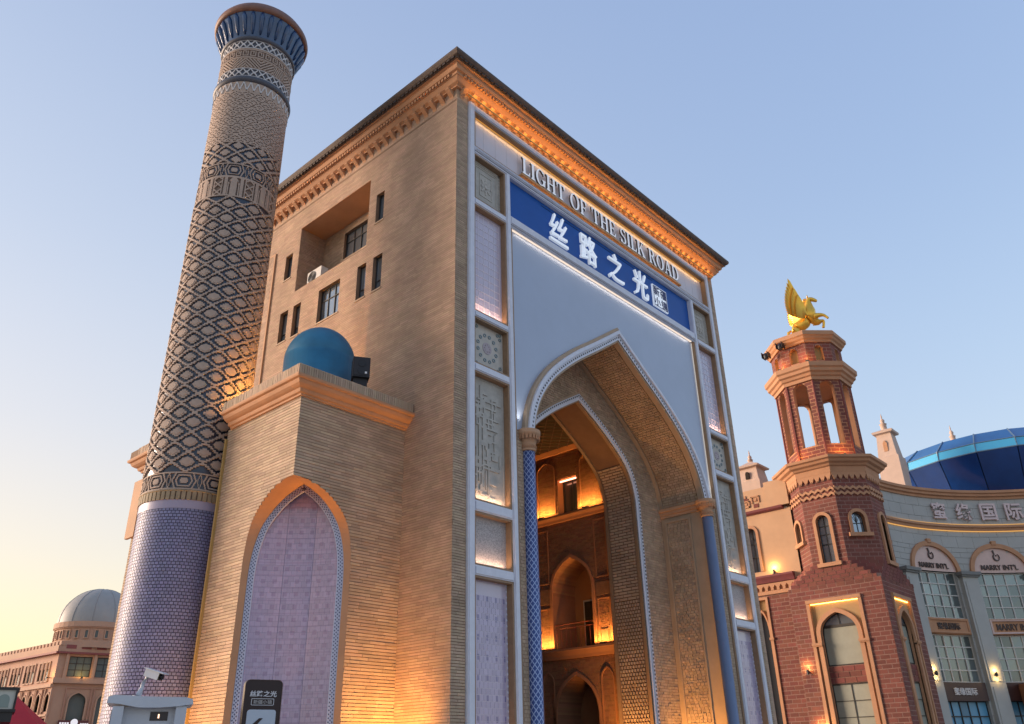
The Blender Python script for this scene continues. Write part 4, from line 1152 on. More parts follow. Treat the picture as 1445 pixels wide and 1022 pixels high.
# ================================================================ lettering and signs on the portal
def serif(ch):
    """outlines of a Roman capital in a unit-high box: list of polygons, plus its width"""
    T, t, s = .16, .07, .06                    # stem, hairline, serif thickness
    P = []
    def R(a, b, c, d): P.append([(a, c), (b, c), (b, d), (a, d)])
    def stem(x, w=T, z0=0, z1=1, b=1, tp=1):
        R(x, x+w, z0, z1)
        if b: P.append([(x-.09, z0), (x+w+.09, z0), (x+w+.09, z0+s*.7), (x+w, z0+s*1.6), (x, z0+s*1.6), (x-.09, z0+s*.7)])
        if tp: P.append([(x-.09, z1), (x-.09, z1-s*.7), (x, z1-s*1.6), (x+w, z1-s*1.6), (x+w+.09, z1-s*.7), (x+w+.09, z1)])
    def arc(cx, cz, rx, rz, a0, a1, w0, w1, n=16):
        o, i = [], []
        for k in range(n+1):
            a = math.radians(a0+(a1-a0)*k/n); w = w0+(w1-w0)*abs(math.cos(a))
            o.append((cx+rx*math.cos(a), cz+rz*math.sin(a))); i.append((cx+(rx-w)*math.cos(a), cz+(rz-w*.8-.01)*math.sin(a)))
        for k in range(n): P.append([o[k], o[k+1], i[k+1], i[k]])
    def bar(a, b): # slanted stroke from a=(x0,x1,z) to b
        P.append([(a[0], a[2]), (a[1], a[2]), (b[1], b[2]), (b[0], b[2])])
    if ch == 'L': stem(.1); R(.26, .62, 0, t); P.append([(.62, 0), (.66, .27), (.62, .27), (.52, t)]); w = .7
    elif ch == 'I': stem(.1); w = .38
    elif ch == 'G': arc(.45, .5, .42, .52, 50, 335, .05, .16); stem(.66, .15, .02, .42, 0, 1); P.append([(.72, .74), (.76, .74), (.76, .98), (.7, .9)]); w = .9
    elif ch == 'H': stem(.1); stem(.62); R(.26, .62, .47, .54); w = .9
    elif ch == 'T': stem(.32, T, 0, 1, 1, 0); R(.04, .76, 1-t, 1); P.append([(.0, 1), (.04, .74), (.08, .74), (.14, 1-t)]); P.append([(.8, 1), (.76, .74), (.72, .74), (.66, 1-t)]); w = .82
    elif ch == 'O': arc(.47, .5, .44, .52, 0, 360, .05, .17, 28); w = .94
    elif ch in 'EF':
        stem(.1); R(.26, .62, 1-t, 1); P.append([(.66, 1), (.62, .74), (.58, .74), (.5, 1-t)]); R(.26, .5, .48, .54); P.append([(.5, .38), (.53, .38), (.53, .64), (.5, .64)])
        if ch == 'E': R(.26, .64, 0, t); P.append([(.66, 0), (.68, .27), (.64, .27), (.54, t)])
        w = .72
    elif ch == 'S':
        arc(.36, .74, .27, .26, 20, 262, .06, .12, 14); arc(.36, .26, .30, .28, -160, 82, .06, .14, 14)
        P.append([(.14, .66), (.24, .56), (.62, .30), (.56, .42), (.30, .60)]); P.append([(.6, .74), (.63, .74), (.63, 1), (.59, 1)]); P.append([(.08, .0), (.11, 0), (.11, .27), (.07, .27)]); w = .72
    elif ch == 'R': stem(.1); arc(.36, .75, .32, .25, -90, 90, .05, .15, 12); R(.26, .37, 1-t, 1); R(.26, .37, .5, .5+t*.8); bar((.66, .84, .0), (.36, .52, .52)); R(.62, .9, 0, .045); w = .88
    elif ch == 'A': bar((.1, .16, 0), (.42, .49, 1)); bar((.66, .84, 0), (.38, .54, 1)); R(.22, .68, .32, .38); R(.0, .27, 0, .05); R(.56, .94, 0, .05); w = .92
    elif ch == 'D': stem(.1); arc(.36, .5, .48, .5, -90, 90, .06, .17, 18); R(.26, .37, 1-t, 1); R(.26, .37, 0, t); w = .9
    elif ch == 'K': stem(.1); bar((.26, .33, .42), (.66, .74, 1)); bar((.68, .88, 0), (.36, .52, .6)); R(.54, .86, .955, 1); R(.58, .94, 0, .045); w = .92
    else: w = .36
    return P, w
def make_english():
    t = thing('raised_lettering', 'white raised serif letters reading LIGHT OF THE SILK ROAD on the top lilac panel', 'lettering', (8.9, -.2, 21.35))
    txt = 'LIGHT OF THE SILK ROAD'; Hh = .74; widths = [serif(c)[1] for c in txt]; gap = .055
    tot = sum(widths)+gap*len(txt); x0, x1 = 3.4, 14.32; k = (x1-x0)/tot; x = x0; kx = k
    for c, w in zip(txt, widths):
        if c != ' ':
            b = MB(); d = MB()
            for p in serif(c)[0]:
                pts = [(x+a*kx, 21.37+z*Hh) for a, z in p]
                ar = sum(pts[i][0]*pts[(i+1) % len(pts)][1]-pts[(i+1) % len(pts)][0]*pts[i][1] for i in range(len(pts)))
                if ar < 0: pts = pts[::-1]
                e = random.uniform(-.001, .001); b.prism(pts, .0, .012+e, FR); d.prism(pts, -.07, -.001+e, FR)
            lt_ = b.build('letter', LETTERB, t); d.build('letter_shaded_return', mat('letter_shaded_return', (.09, .075, .07), .6), lt_)  # returns coloured dark to stand in for the shadow beside each letter
        x += (w+gap)*kx
    MB().box(3.35, 14.36, 21.22, 21.3, -.17, .03, FR).build('letter_rail', mat('amber_rail', (.55, .3, .12), .6), t)
make_english()
area(gate, (8.85, .05, 21.2), (8.85, .17, 21.05), 10.8, .04, 3, (1, .6, .3), along=(1, 0, 0))
def make_blue_sign():
    t = thing('blue_signboard', 'blue signboard with big white Chinese characters 丝路之光 above the arch', 'sign', (XC, -.1, 18.95))
    MB().box(2.61, W-2.61, 18.94, 20.67, -.16, -.1, FR).build('board', BLUE, t)
    nr = mat('navy_rail', (.008, .05, .2), .5)
    MB().box(4.55, 12.0, 18.99, 19.015, -.1, -.08, FR).box(4.55, 12.0, 20.5, 20.525, -.1, -.08, FR).build('letter_rail', nr, t)
    for ch, x in zip('丝路之光', (5.35, 7.2, 9.03, 10.82)):
        text_mesh('character', ch, 1, .1, LETTER, t, lambda u, v, h, x=x: FR(x+u+v*.0, 19.74+v, .02+h), bold=.004, fit=(1.06, 1.3))
    sl = MB().box(11.88, 12.98, 19.2, 20.28, -.1, -.03, FR).build('seal_plate', LETTER, t)
    nv = mat('seal_navy', (.02, .025, .12), .5)
    for ch, x, z in zip('新疆小镇', (12.17, 12.69, 12.17, 12.69), (20.0, 20.0, 19.48, 19.48)):
        text_mesh('seal_character', ch, .5, .012, nv, t, lambda u, v, h, x=x, z=z: FR(x+u, z+v, -.022+h), bold=.006, fit=(.44, .44))
    MB().ring([(11.95, 19.27), (12.91, 19.27), (12.91, 20.21), (11.95, 20.21)], [(11.92, 19.24), (12.94, 19.24), (12.94, 20.24), (11.92, 20.24)], -.03, -.018, FR, closed=True).build('seal_border', nv, t)
make_blue_sign()

# ================================================================ floodlights at the foot of the walls
FLOOD = []
def flood(loc, target, e, label, size=75, col=AMB):
    t = thing('floodlight', label, 'floodlight', (loc[0], loc[1], 0), 'amber floodlights at the foot of the walls')
    d = (Vector(target)-Vector(loc)); d.z = 0; an = math.atan2(d.y, d.x)
    def mp(x, y, z): c, s = math.cos(an), math.sin(an); return (loc[0]+x*c-y*s, loc[1]+x*s+y*c, z)
    MB().box(-.06, .06, -.16, .16, .12, .3, mp).build('housing', HOUS, t)
    MB().box(.0605, .07, -.14, .14, .14, .28, mp).build('lens', LED_O, t)
    MB().box(-.03, .03, -.19, -.165, 0, .24, mp).box(-.03, .03, .165, .19, 0, .24, mp).build('bracket', HOUS, t)
    spot(t, (loc[0], loc[1], .36), target, e, col, size, 1., .12)
flood((-1.0, 1.0, .3), (-.35, 2.0, 3.2), 560, 'amber floodlight in the corner between the niche bay and the tall side wall', 85)
flood((-4.9, 4.9, .3), (-3.71, 5.1, 3.2), 240, 'amber floodlight before the bay wall beside the minaret', 80)
flood((12.9, 1.4, .3), (13.95, 1.4, 3.0), 330, 'amber floodlight at the foot of the right arch jamb', 90)
flood((11.2, 3.0, .3), (12.15, 2.9, 3.0), 330, 'amber floodlight under the inner arch', 90)
flood((-5.9, 10.2, .3), (-4.3, 9.8, 5), 160, 'amber floodlight behind the minaret', 95)
flood((-5.6, 6.3, .3), (-4.6, 6.9, 4), 110, 'amber floodlight at the right foot of the minaret', 80, (1, .5, .25))
# lamps on the ledges of the passage and behind the bay roof
def ledge_lamp(loc, e, label, col=AMB, r=.06):
    t = thing('wall_washer', label, 'wall light', loc, 'amber washers on the ledges inside the arch')
    x, y, z = loc
    MB().box(x-.05, x+.05, y-.14, y+.14, z, z+.07).build('housing', HOUS, t)
    MB().box(x-.04, x+.04, y-.13, y+.13, z+.0701, z+.078).build('lens', LED_O, t)
    if x > 0: area(t, (x, y, z+.12), (x+.2, y, z+1.1), 1.2, .1, e, col, along=(0, 1, 0))
    else: point(t, (x, y, z+.2), e, col, r)
ledge_lamp((12.36, 7.25, 11.33), 12, 'amber washer on the upper ledge, left of the passage window')
ledge_lamp((12.36, 4.75, 11.33), 12, 'amber washer on the upper ledge, right of the passage window')
ledge_lamp((12.36, 7.42, 5.77), 13, 'amber washer on the lower ledge, left of the balcony arch')
ledge_lamp((12.36, 4.28, 5.77), 13, 'amber washer on the lower ledge, right of the balcony arch')
ledge_lamp((12.34, 8.9, 5.77), 13, 'amber washer on the lower ledge, deepest in the passage')
ledge_lamp((-2.6, 5.35, 11.45), 60, 'amber washer on the bay roof lighting the minaret', (1, .45, .1))
# ================================================================ the red brick tower to the right
RC = (31.9, 1.4)
RBR = mat('red_brick', (.195, .062, .045), .85, island=.2, noise=.15, nscale=1.2)
RBP = mat('red_brick_single', (.195, .062, .045), .85, var=.2, noise=.15, nscale=1.2)
RMO = mat('red_mortar', (.32, .19, .15), .95, noise=.15, nscale=4)
TRIM = mat('salmon_trim', (.50, .255, .135), .75, noise=.12, nscale=1.5)
PEACH = mat('peach_stucco', (.55, .34, .2), .8, noise=.1, nscale=.9)
PLUM = mat('plum_ledge', (.2, .05, .055), .7, noise=.15, nscale=2)
red = thing('red_brick_tower', 'red brick octagonal tower with open belfry and salmon cornices right of the portal', 'tower', (RC[0], RC[1], 0))
def octv(r, dz=0): # vertices of an octagon with inradius r, faces on the axes
    R_ = r/math.cos(math.pi/8); return [(RC[0]+R_*math.cos(math.pi/8+k*math.pi/4), RC[1]+R_*math.sin(math.pi/8+k*math.pi/4)) for k in range(8)]
def octpath(r): return octv(r)[::-1]                       # clockwise: outside on the left -> reversed below
def face(k, r):
    """k-th face frame, outward normal at k*45 degrees; u centred, running left to right seen from outside"""
    a = k*math.pi/4; n = (math.cos(a), math.sin(a), 0); u = (-math.sin(a), math.cos(a), 0)
    return frame((RC[0]+n[0]*r, RC[1]+n[1]*r, 0), u, n)
single = {'n': 0}
def red_bricks(mp, z0, z1, iv, parent, c=.22, L=.5, vis=False, sep=None):
    rows = rows_of(z0, z1, c, iv)
    if vis:
        A = brick_list(rows, L, .036, -.03, -.014, .003, .0)
        if sep is not None: sel = sep(A)
        else: sel = np.ones(len(A), bool)
        idx = np.nonzero(sel)[0]; take = idx[:max(0, 298-single['n'])]; single['n'] += len(take); rest = np.ones(len(A), bool); rest[take] = False
        for i in take:
            V, Q = boxes_mesh(A[i:i+1], mp); mesh('brick', V, Q, RBP, parent)
        A = A[rest]
        if len(A):
            V, Q = boxes_mesh(A, mp); mesh('brick_rest', V, Q, RBR, parent, kind='stuff')
    else: bricks('brickwork', mp, rows, L, .036, -.03, -.014, RBR, parent, .003)
def make_red():
    # square lower storey
    hx = 2.55; X = RC[0]-hx; Y = RC[1]-hx
    F0 = frame((X, 0, 0), (0, -1, 0), (-1, 0, 0))           # u = -y
    F1 = frame((0, Y, 0), (1, 0, 0), (0, -1, 0))            # u = x
    ZT = 9.9
    wins0 = [(-2.57, -.6, 5.82, 7.45), (-2.57, -.6, 0.6, 4.93)]
    wa = interp_w(POINT, .985, 7.3, 8.43)
    def iv0(z):
        lo, hi = -RC[1]-hx, -RC[1]+hx
        if z < 9.0: return [(lo, -3.06), (-.08, hi)]
        return [(lo, hi)]
    def iv1(z):
        lo, hi = RC[0]-hx, 34.2
        if z < 9.0: return [(lo, 30.3), (33.0, hi)]
        return [(lo, hi)]
    b = MB(); sheet(b, F0, [0, 9, ZT], iv0, -.02); sheet(b, F1, [0, 9, ZT], iv1, -.02)
    b.box(X+.6, RC[0]+hx-.05, Y+.6, RC[1]+hx, 0, ZT-.1)
    lw = b.build('lower_storey', RMO, red)
    red_bricks(F1, 0, ZT, iv1, lw)
    red_bricks(F0, 0, 9, lambda z: [(-RC[1]-hx, -3.06)], lw)
    red_bricks(F0, 9.0, ZT, iv0, lw)
    red_bricks(F0, 3.0, 9, lambda z: [(-.08, -RC[1]+hx)], lw, vis=True)
    red_bricks(F0, 0, 3.0, lambda z: [(-.08, -RC[1]+hx)], lw)
    # tall frame with pointed arch, two windows and a brick apron
    def bayframe(mp, cx, wpart=1.):
        hw_, ho = .985*wpart, 1.49*wpart
        p = arch_pts(POINT, cx, hw_, 7.3, 8.43, 0); o = offset(p, .22)
        # wall field between frame and arch
        fm = MB(); zs = [0, 7.3]+[7.3+1.13*f for f, w in POINT]+[9.0]
        w_ = interp_w(POINT, hw_, 7.3, 8.43); fn = lambda z: [(cx-ho, cx-w_(z)), (cx+w_(z), cx+ho)] if z < 8.43 else [(cx-ho, cx), (cx, cx+ho)]
        sheet(fm, mp, zs, fn, -.12); fm.build('bay_field', mat('ochre_field', (.4, .26, .12), .8), red)
        MB().ring(p, o, -.16, .02, mp).build('arch_trim', TRIM, red)
        for s in (-1, 1):
            a = sorted((cx+s*ho, cx+s*(ho-.17*wpart)))
            MB().box(a[0], a[1], 0, 9.0, -.12, .06, mp).build('frame_post', TRIM, red)
            a = sorted((cx+s*(ho+.03), cx+s*(hw_-.02)))
            MB().box(a[0], a[1], 6.86, 6.98, -.12, .12, mp).box(a[0]+.02, a[1]-.02, 6.80, 6.86, -.12, .08, mp).build('capital', TRIM, red)
        MB().box(cx-ho, cx+ho, 9.001, 9.17, -.05, .1, mp).build('frame_head', TRIM, red)
        led_ = MB().box(cx-ho+.2, cx+ho-.2, 8.94, 8.97, -.1, -.05, mp); led_.build('light_strip', led('amber_led_dim', (1, .5, .1), 2.), red)
        rv = MB()
        for i in range(len(p)-1):
            (u0, v0), (u1, v1) = p[i], p[i+1]; rv.poly([mp(u0, v0, -.1), mp(u0, v0, -.4), mp(u1, v1, -.4), mp(u1, v1, -.1)])
        rv.build('arch_reveal', TRIM, red)
        # apron of bricks
        ap = MB().box(cx-hw_, cx+hw_, 4.95, 5.80, -.5, -.27, mp).build('apron', RMO, red)
        bricks('brickwork', mp, rows_of(4.96, 5.79, .27, lambda z: [(cx-hw_, cx+hw_)]), .6, .034, -.28, -.24, RBR, ap)
        bl = mat('drawn_blind', (.3, .31, .25), .6, noise=.08, nscale=3)
        w1 = win_unit(mp, cx-hw_, cx+hw_, 5.82, 7.75, .36, 1, 1, red, glass=bl, fr=.05)
        gb = MB(); q = [(u, v) for u, v in p if v > 7.7]; q = [(cx-w_(7.76), 7.76)]+[x for x in q if x[1] > 7.77]+[(cx+w_(7.76), 7.76)]
        gb.poly([mp(u, v, -.33) for u, v in q]).build('fanlight_pane', GLASS, red)
        fb = MB().box(cx-hw_, cx+hw_, 7.72, 7.84, -.34, -.29, mp).box(cx-.02, cx+.02, 7.84, 8.4, -.34, -.29, mp)
        q1 = arch_pts(POINT, cx, hw_-.05, 7.3, 8.38, 7.76); q2 = offset(q1, .05); fb.ring(q1, q2, -.34, -.29, mp); fb.build('fanlight_frame', BLACKF, red)
        win_unit(mp, cx-hw_, cx+hw_, 1.0, 4.93, .36, 2, 5, red, glass=bl, fr=.05)
    bayframe(F0, -1.57, 1.0)
    bayframe(F1, 31.65, .9)
    # sloping shoulder between square and octagon
    steps_ = 5
    for k in range(steps_):
        f = (k+.6)/steps_; z0_, z1_ = ZT-.02+k*.22, ZT-.02+(k+1)*.22
        h_ = 2.55+(2.37-2.55)*f; cut = (2.37*(2-math.sqrt(2)))*f
        q = [(h_-cut, -h_), (h_, -h_+cut), (h_, h_-cut), (h_-cut, h_), (-h_+cut, h_), (-h_, h_-cut), (-h_, -h_+cut), (-h_+cut, -h_)]
        q = [(RC[0]+a_, RC[1]+b_) for a_, b_ in q]
        MB().prism(q, z0_, z1_-.02, lambda u, v, h: (u, v, h)).build('shoulder', RMO, red)
        for i in range(8):
            p_, r_ = Vector(q[i]), Vector(q[(i+1) % 8]); L_ = (r_-p_).length
            if L_ < .3: continue
            d_ = (r_-p_)/L_; n_ = (d_.y, -d_.x, 0); mp = frame((p_.x, p_.y, 0), (d_.x, d_.y, 0), n_)
            bricks('brickwork', mp, [(z0_, z1_, [(0, L_)])], .5, .036, 0, .018, RBR, red, .003)
    # string course
    # octagonal middle storey
    W8 = lambda r: r*math.tan(math.pi/8)
    for k in range(8):
        mp = face(k, 2.37); hw = W8(2.37); vis = k in (4, 5)
        if k % 2 == 0: win = (-.36, .36, 11.0, 13.25); fr = (-.58, .58)
        else: win = (-.36, .36, 12.45, 13.25); fr = (-.58, .58)
        wr = interp_w(ROUND, .36, 13.25, 13.61)
        def iv(z, win=win):
            if win[2] < z < 13.61: q = wr(z); return [(-hw, -q), (q, hw)]
            return [(-hw, hw)]
        zs = sorted(set([ZT, win[2], 13.25, 15.8]+[13.25+.36*f for f, _ in ROUND]))
        b = MB(); sheet(b, mp, zs, iv, -.02); fw = b.build('storey_face', RMO, red)
        vb = 0
        red_bricks(mp, 10.1, 14.45, lambda z: [(a, c) for a, c in iv(z)], fw, vis=vis)
        red_bricks(mp, 14.45, 15.7, lambda z: [(-hw, hw)], fw)
        p = arch_pts(ROUND, 0, .36, 13.25, 13.61, win[2]); MB().ring(p, offset(p, .17), -.1, .1, mp).build('window_surround', TRIM, red)
        MB().box(-.66, .66, win[2]-.2, win[2], -.05, .18, mp).build('sill', TRIM, red)
        rv = MB()
        for i in range(len(p)-1):
            (u0, v0), (u1, v1) = p[i], p[i+1]; rv.poly([mp(u0, v0, 0), mp(u0, v0, -.25), mp(u1, v1, -.25), mp(u1, v1, 0)])
        rv.build('window_reveal', TRIM, red)
        f = MB(); q1 = arch_pts(ROUND, 0, .32, 13.25, 13.57, win[2]); f.ring(q1, offset(q1, .04), -.24, -.19, mp)
        f.box(-.02, .02, win[2], 13.57, -.24, -.19, mp).box(-.34, .34, 13.0, 13.04, -.238, -.192, mp)
        if k % 2 == 0: f.box(-.34, .34, 12.0, 12.05, -.238, -.192, mp).box(-.34, .34, 12.55, 12.58, -.238, -.192, mp)
        else:
            for a_ in (.8, 1.2, 1.95, 2.35): f.tube([mp(0, 13.03, -.21), mp(.33*math.cos(a_), 13.2+.35*math.sin(a_), -.21)], .012, 4)
        ff = f.build('window', BLACKF, red)
        MB().poly([mp(u, v, -.22) for u, v in p]).build('pane', GLASS if vis or k == 3 else GLASS, ff)
        # wave mouldings
        for z0 in (14.62, 14.92):
            n = 22; top, bot = [], []
            for i in range(n+1):
                u = -hw+2*hw*i/n; dz = .06*abs(((i/4.) % 1)*2-1)*2-.06; bot.append((u, z0+dz-.02)); top.append((u, z0+dz+.13))
            MB().ring(bot, top, -.01, .07, mp).build('wave_moulding', TRIM, red)
        # pointed teeth under the cornice
        n = 6; t = MB()
        for i in range(n):
            u = -hw+2*hw*(i+.5)/n; w = hw/n
            t.prism([(u-w, 15.95), (u-w, 15.75), (u-w*.2, 15.45), (u, 15.58), (u+w*.2, 15.45), (u+w, 15.75), (u+w, 15.95)], 0, .07, mp)
        t.build('pointed_frieze', TRIM, red)
    cc = lambda prof, name='cornice', m=TRIM: MB().sweep(octv(2.37), [(o, z) for o, z in prof], closed=True).build(name, m, red)
    # sweep keeps 'out' on the right: run the octagon counter-clockwise
    cc([(-.05, 15.9), (.08, 15.9), (.1, 16.2), (.2, 16.25), (.26, 16.35), (.42, 16.42), (.48, 16.55), (.6, 16.6), (.62, 16.75), (-.4, 16.78)])
    # belfry
    for k in range(8):
        r = 2.0; mp = face(k, r); hw = W8(r); a = .43
        wr = interp_w(ROUND, a, 21.3, 21.73)
        def iv(z):
            if 17.75 < z < 21.73: q = wr(z); return [(-hw, -q), (q, hw)]
            return [(-hw, hw)]
        zs = sorted(set([16.78, 17.75, 21.3, 21.95]+[21.3+.43*f for f, _ in ROUND]))
        b = MB(); sheet(b, mp, zs, iv, -.02); mi = face(k, r-.32); sheet(b, mi, zs, lambda z: [(max(-W8(r-.32), q[0]), min(W8(r-.32), q[1])) for q in iv(z)], 0)
        fw = b.build('belfry_face', TRIM, red)
        red_bricks(mp, 16.8, 21.9, iv, fw)
        rv = MB(); p = arch_pts(ROUND, 0, a, 21.3, 21.73, 17.75)
        for i in range(len(p)-1):
            (u0, v0), (u1, v1) = p[i], p[i+1]; rv.poly([mp(u0, v0, 0), mp(u0, v0, -.34), mp(u1, v1, -.34), mp(u1, v1, 0)])
        rv.poly([mp(-a, 17.75, 0), mp(a, 17.75, 0), mp(a, 17.75, -.34), mp(-a, 17.75, -.34)])
        rv.build('opening_reveal', TRIM, red)
        MB().box(-hw-.01, -hw+.1, 16.8, 21.9, -.05, .05, mp).build('corner_strip', RBR, red)
    MB().prism(octv(1.7), 21.75, 21.9, lambda u, v, h: (u, v, h)).build('belfry_ceiling', TRIM, red)
    MB().prism(octv(1.98), 16.7, 16.85, lambda u, v, h: (u, v, h)).build('belfry_floor', TRIM, red)
    MB().sweep(octv(2.0), [(-.1, 21.75), (.1, 21.75), (.12, 21.95), (.22, 22.0), (.28, 22.15), (.4, 22.22), (.42, 22.4), (.52, 22.48), (.54, 22.75), (-.4, 22.8)], closed=True).build('cornice', TRIM, red)
    # upper drum with small arches
    for k in range(8):
        r = 1.95; mp = face(k, r); hw = W8(r); a = .26; wr = interp_w(ROUND, a, 23.85, 24.11)
        def iv(z):
            if 23.1 < z < 24.11: q = wr(z); return [(-hw, -q), (q, hw)]
            return [(-hw, hw)]
        zs = sorted(set([22.75, 23.1, 23.85, 24.45]+[23.85+.26*f for f, _ in ROUND]))
        b = MB(); sheet(b, mp, zs, iv, -.02); fw = b.build('drum_face', RMO, red)
        red_bricks(mp, 22.8, 24.4, iv, fw)
        rv = MB(); p = arch_pts(ROUND, 0, a, 23.85, 24.11, 23.1)
        for i in range(len(p)-1):
            (u0, v0), (u1, v1) = p[i], p[i+1]; rv.poly([mp(u0, v0, 0), mp(u0, v0, -.3), mp(u1, v1, -.3), mp(u1, v1, 0)])
        rv.poly([mp(-a, 23.1, 0), mp(a, 23.1, 0), mp(a, 23.1, -.3), mp(-a, 23.1, -.3)]); rv.build('opening_reveal', TRIM, red)
        MB().poly([mp(u, v, -.29) for u, v in p]).build('niche_back', mat('ochre_niche', (.45, .27, .1), .8), red)
    MB().sweep(octv(1.95), [(-.1, 24.3), (.08, 24.3), (.12, 24.42), (.22, 24.5), (.28, 24.62), (.36, 24.68), (.36, 24.9), (.3, 24.98), (-.4, 25.02)], closed=True).build('cornice', TRIM, red)
    MB().prism(octv(1.9), 24.9, 25.03, lambda u, v, h: (u, v, h)).build('cap_roof', TRIM, red)
    # uplights
    for k in (4, 5):
        a = k*math.pi/4+.39
    for (x, y, z, e) in ((RC[0]-2.45, RC[1]+.95, 16.85, 9), (RC[0]-1.75, RC[1]-1.75, 16.85, 10), (RC[0]-2.2, RC[1]+.9, 22.85, 7), (RC[0]-2.3, RC[1]-.9, 22.85, 7)):
        u = MB().box(x-.08, x+.08, y-.08, y+.08, z, z+.08).build('uplight_housing', HOUS, red)
        point(red, (x-.05, y-.02, z+.18), e, AMB, .05)
make_red()

def wall_lamp(loc, n, label, e=60, both=True, group='wall lights on the buildings to the right'):
    t = thing('wall_light', label, 'wall light', loc, group)
    x, y, z = loc; nx, ny = n
    cxx, cyy = x+nx*.12, y+ny*.12
    MB().lathe([(.001, z-.12), (.07, z-.12), (.07, z+.12), (.001, z+.12)], (cxx, cyy), 12).build('housing', HOUS, t)
    MB().lathe([(.055, z+.121), (.001, z+.123)], (cxx, cyy), 12).build('lens', LED_O, t)
    MB().box(min(x-.02, x+nx*.1), max(x+.02, x+nx*.1), min(y-.02, y+ny*.1), max(y+.02, y+ny*.1), z-.04, z+.04).build('bracket', HOUS, t)
    point(t, (x+nx*.2, y+ny*.2, z+.26), e, (1, .62, .2), .04)
    if both: point(t, (x+nx*.2, y+ny*.2, z-.26), e*.7, (1, .62, .2), .04)
wall_lamp((29.35, 3.55, 5.6), (-1, 0), 'amber wall light on the red brick left of the tower window', 5, False)
wall_lamp((29.35, 3.3, 2.7), (-1, 0), 'amber wall light low on the red brick tower', 9, False)

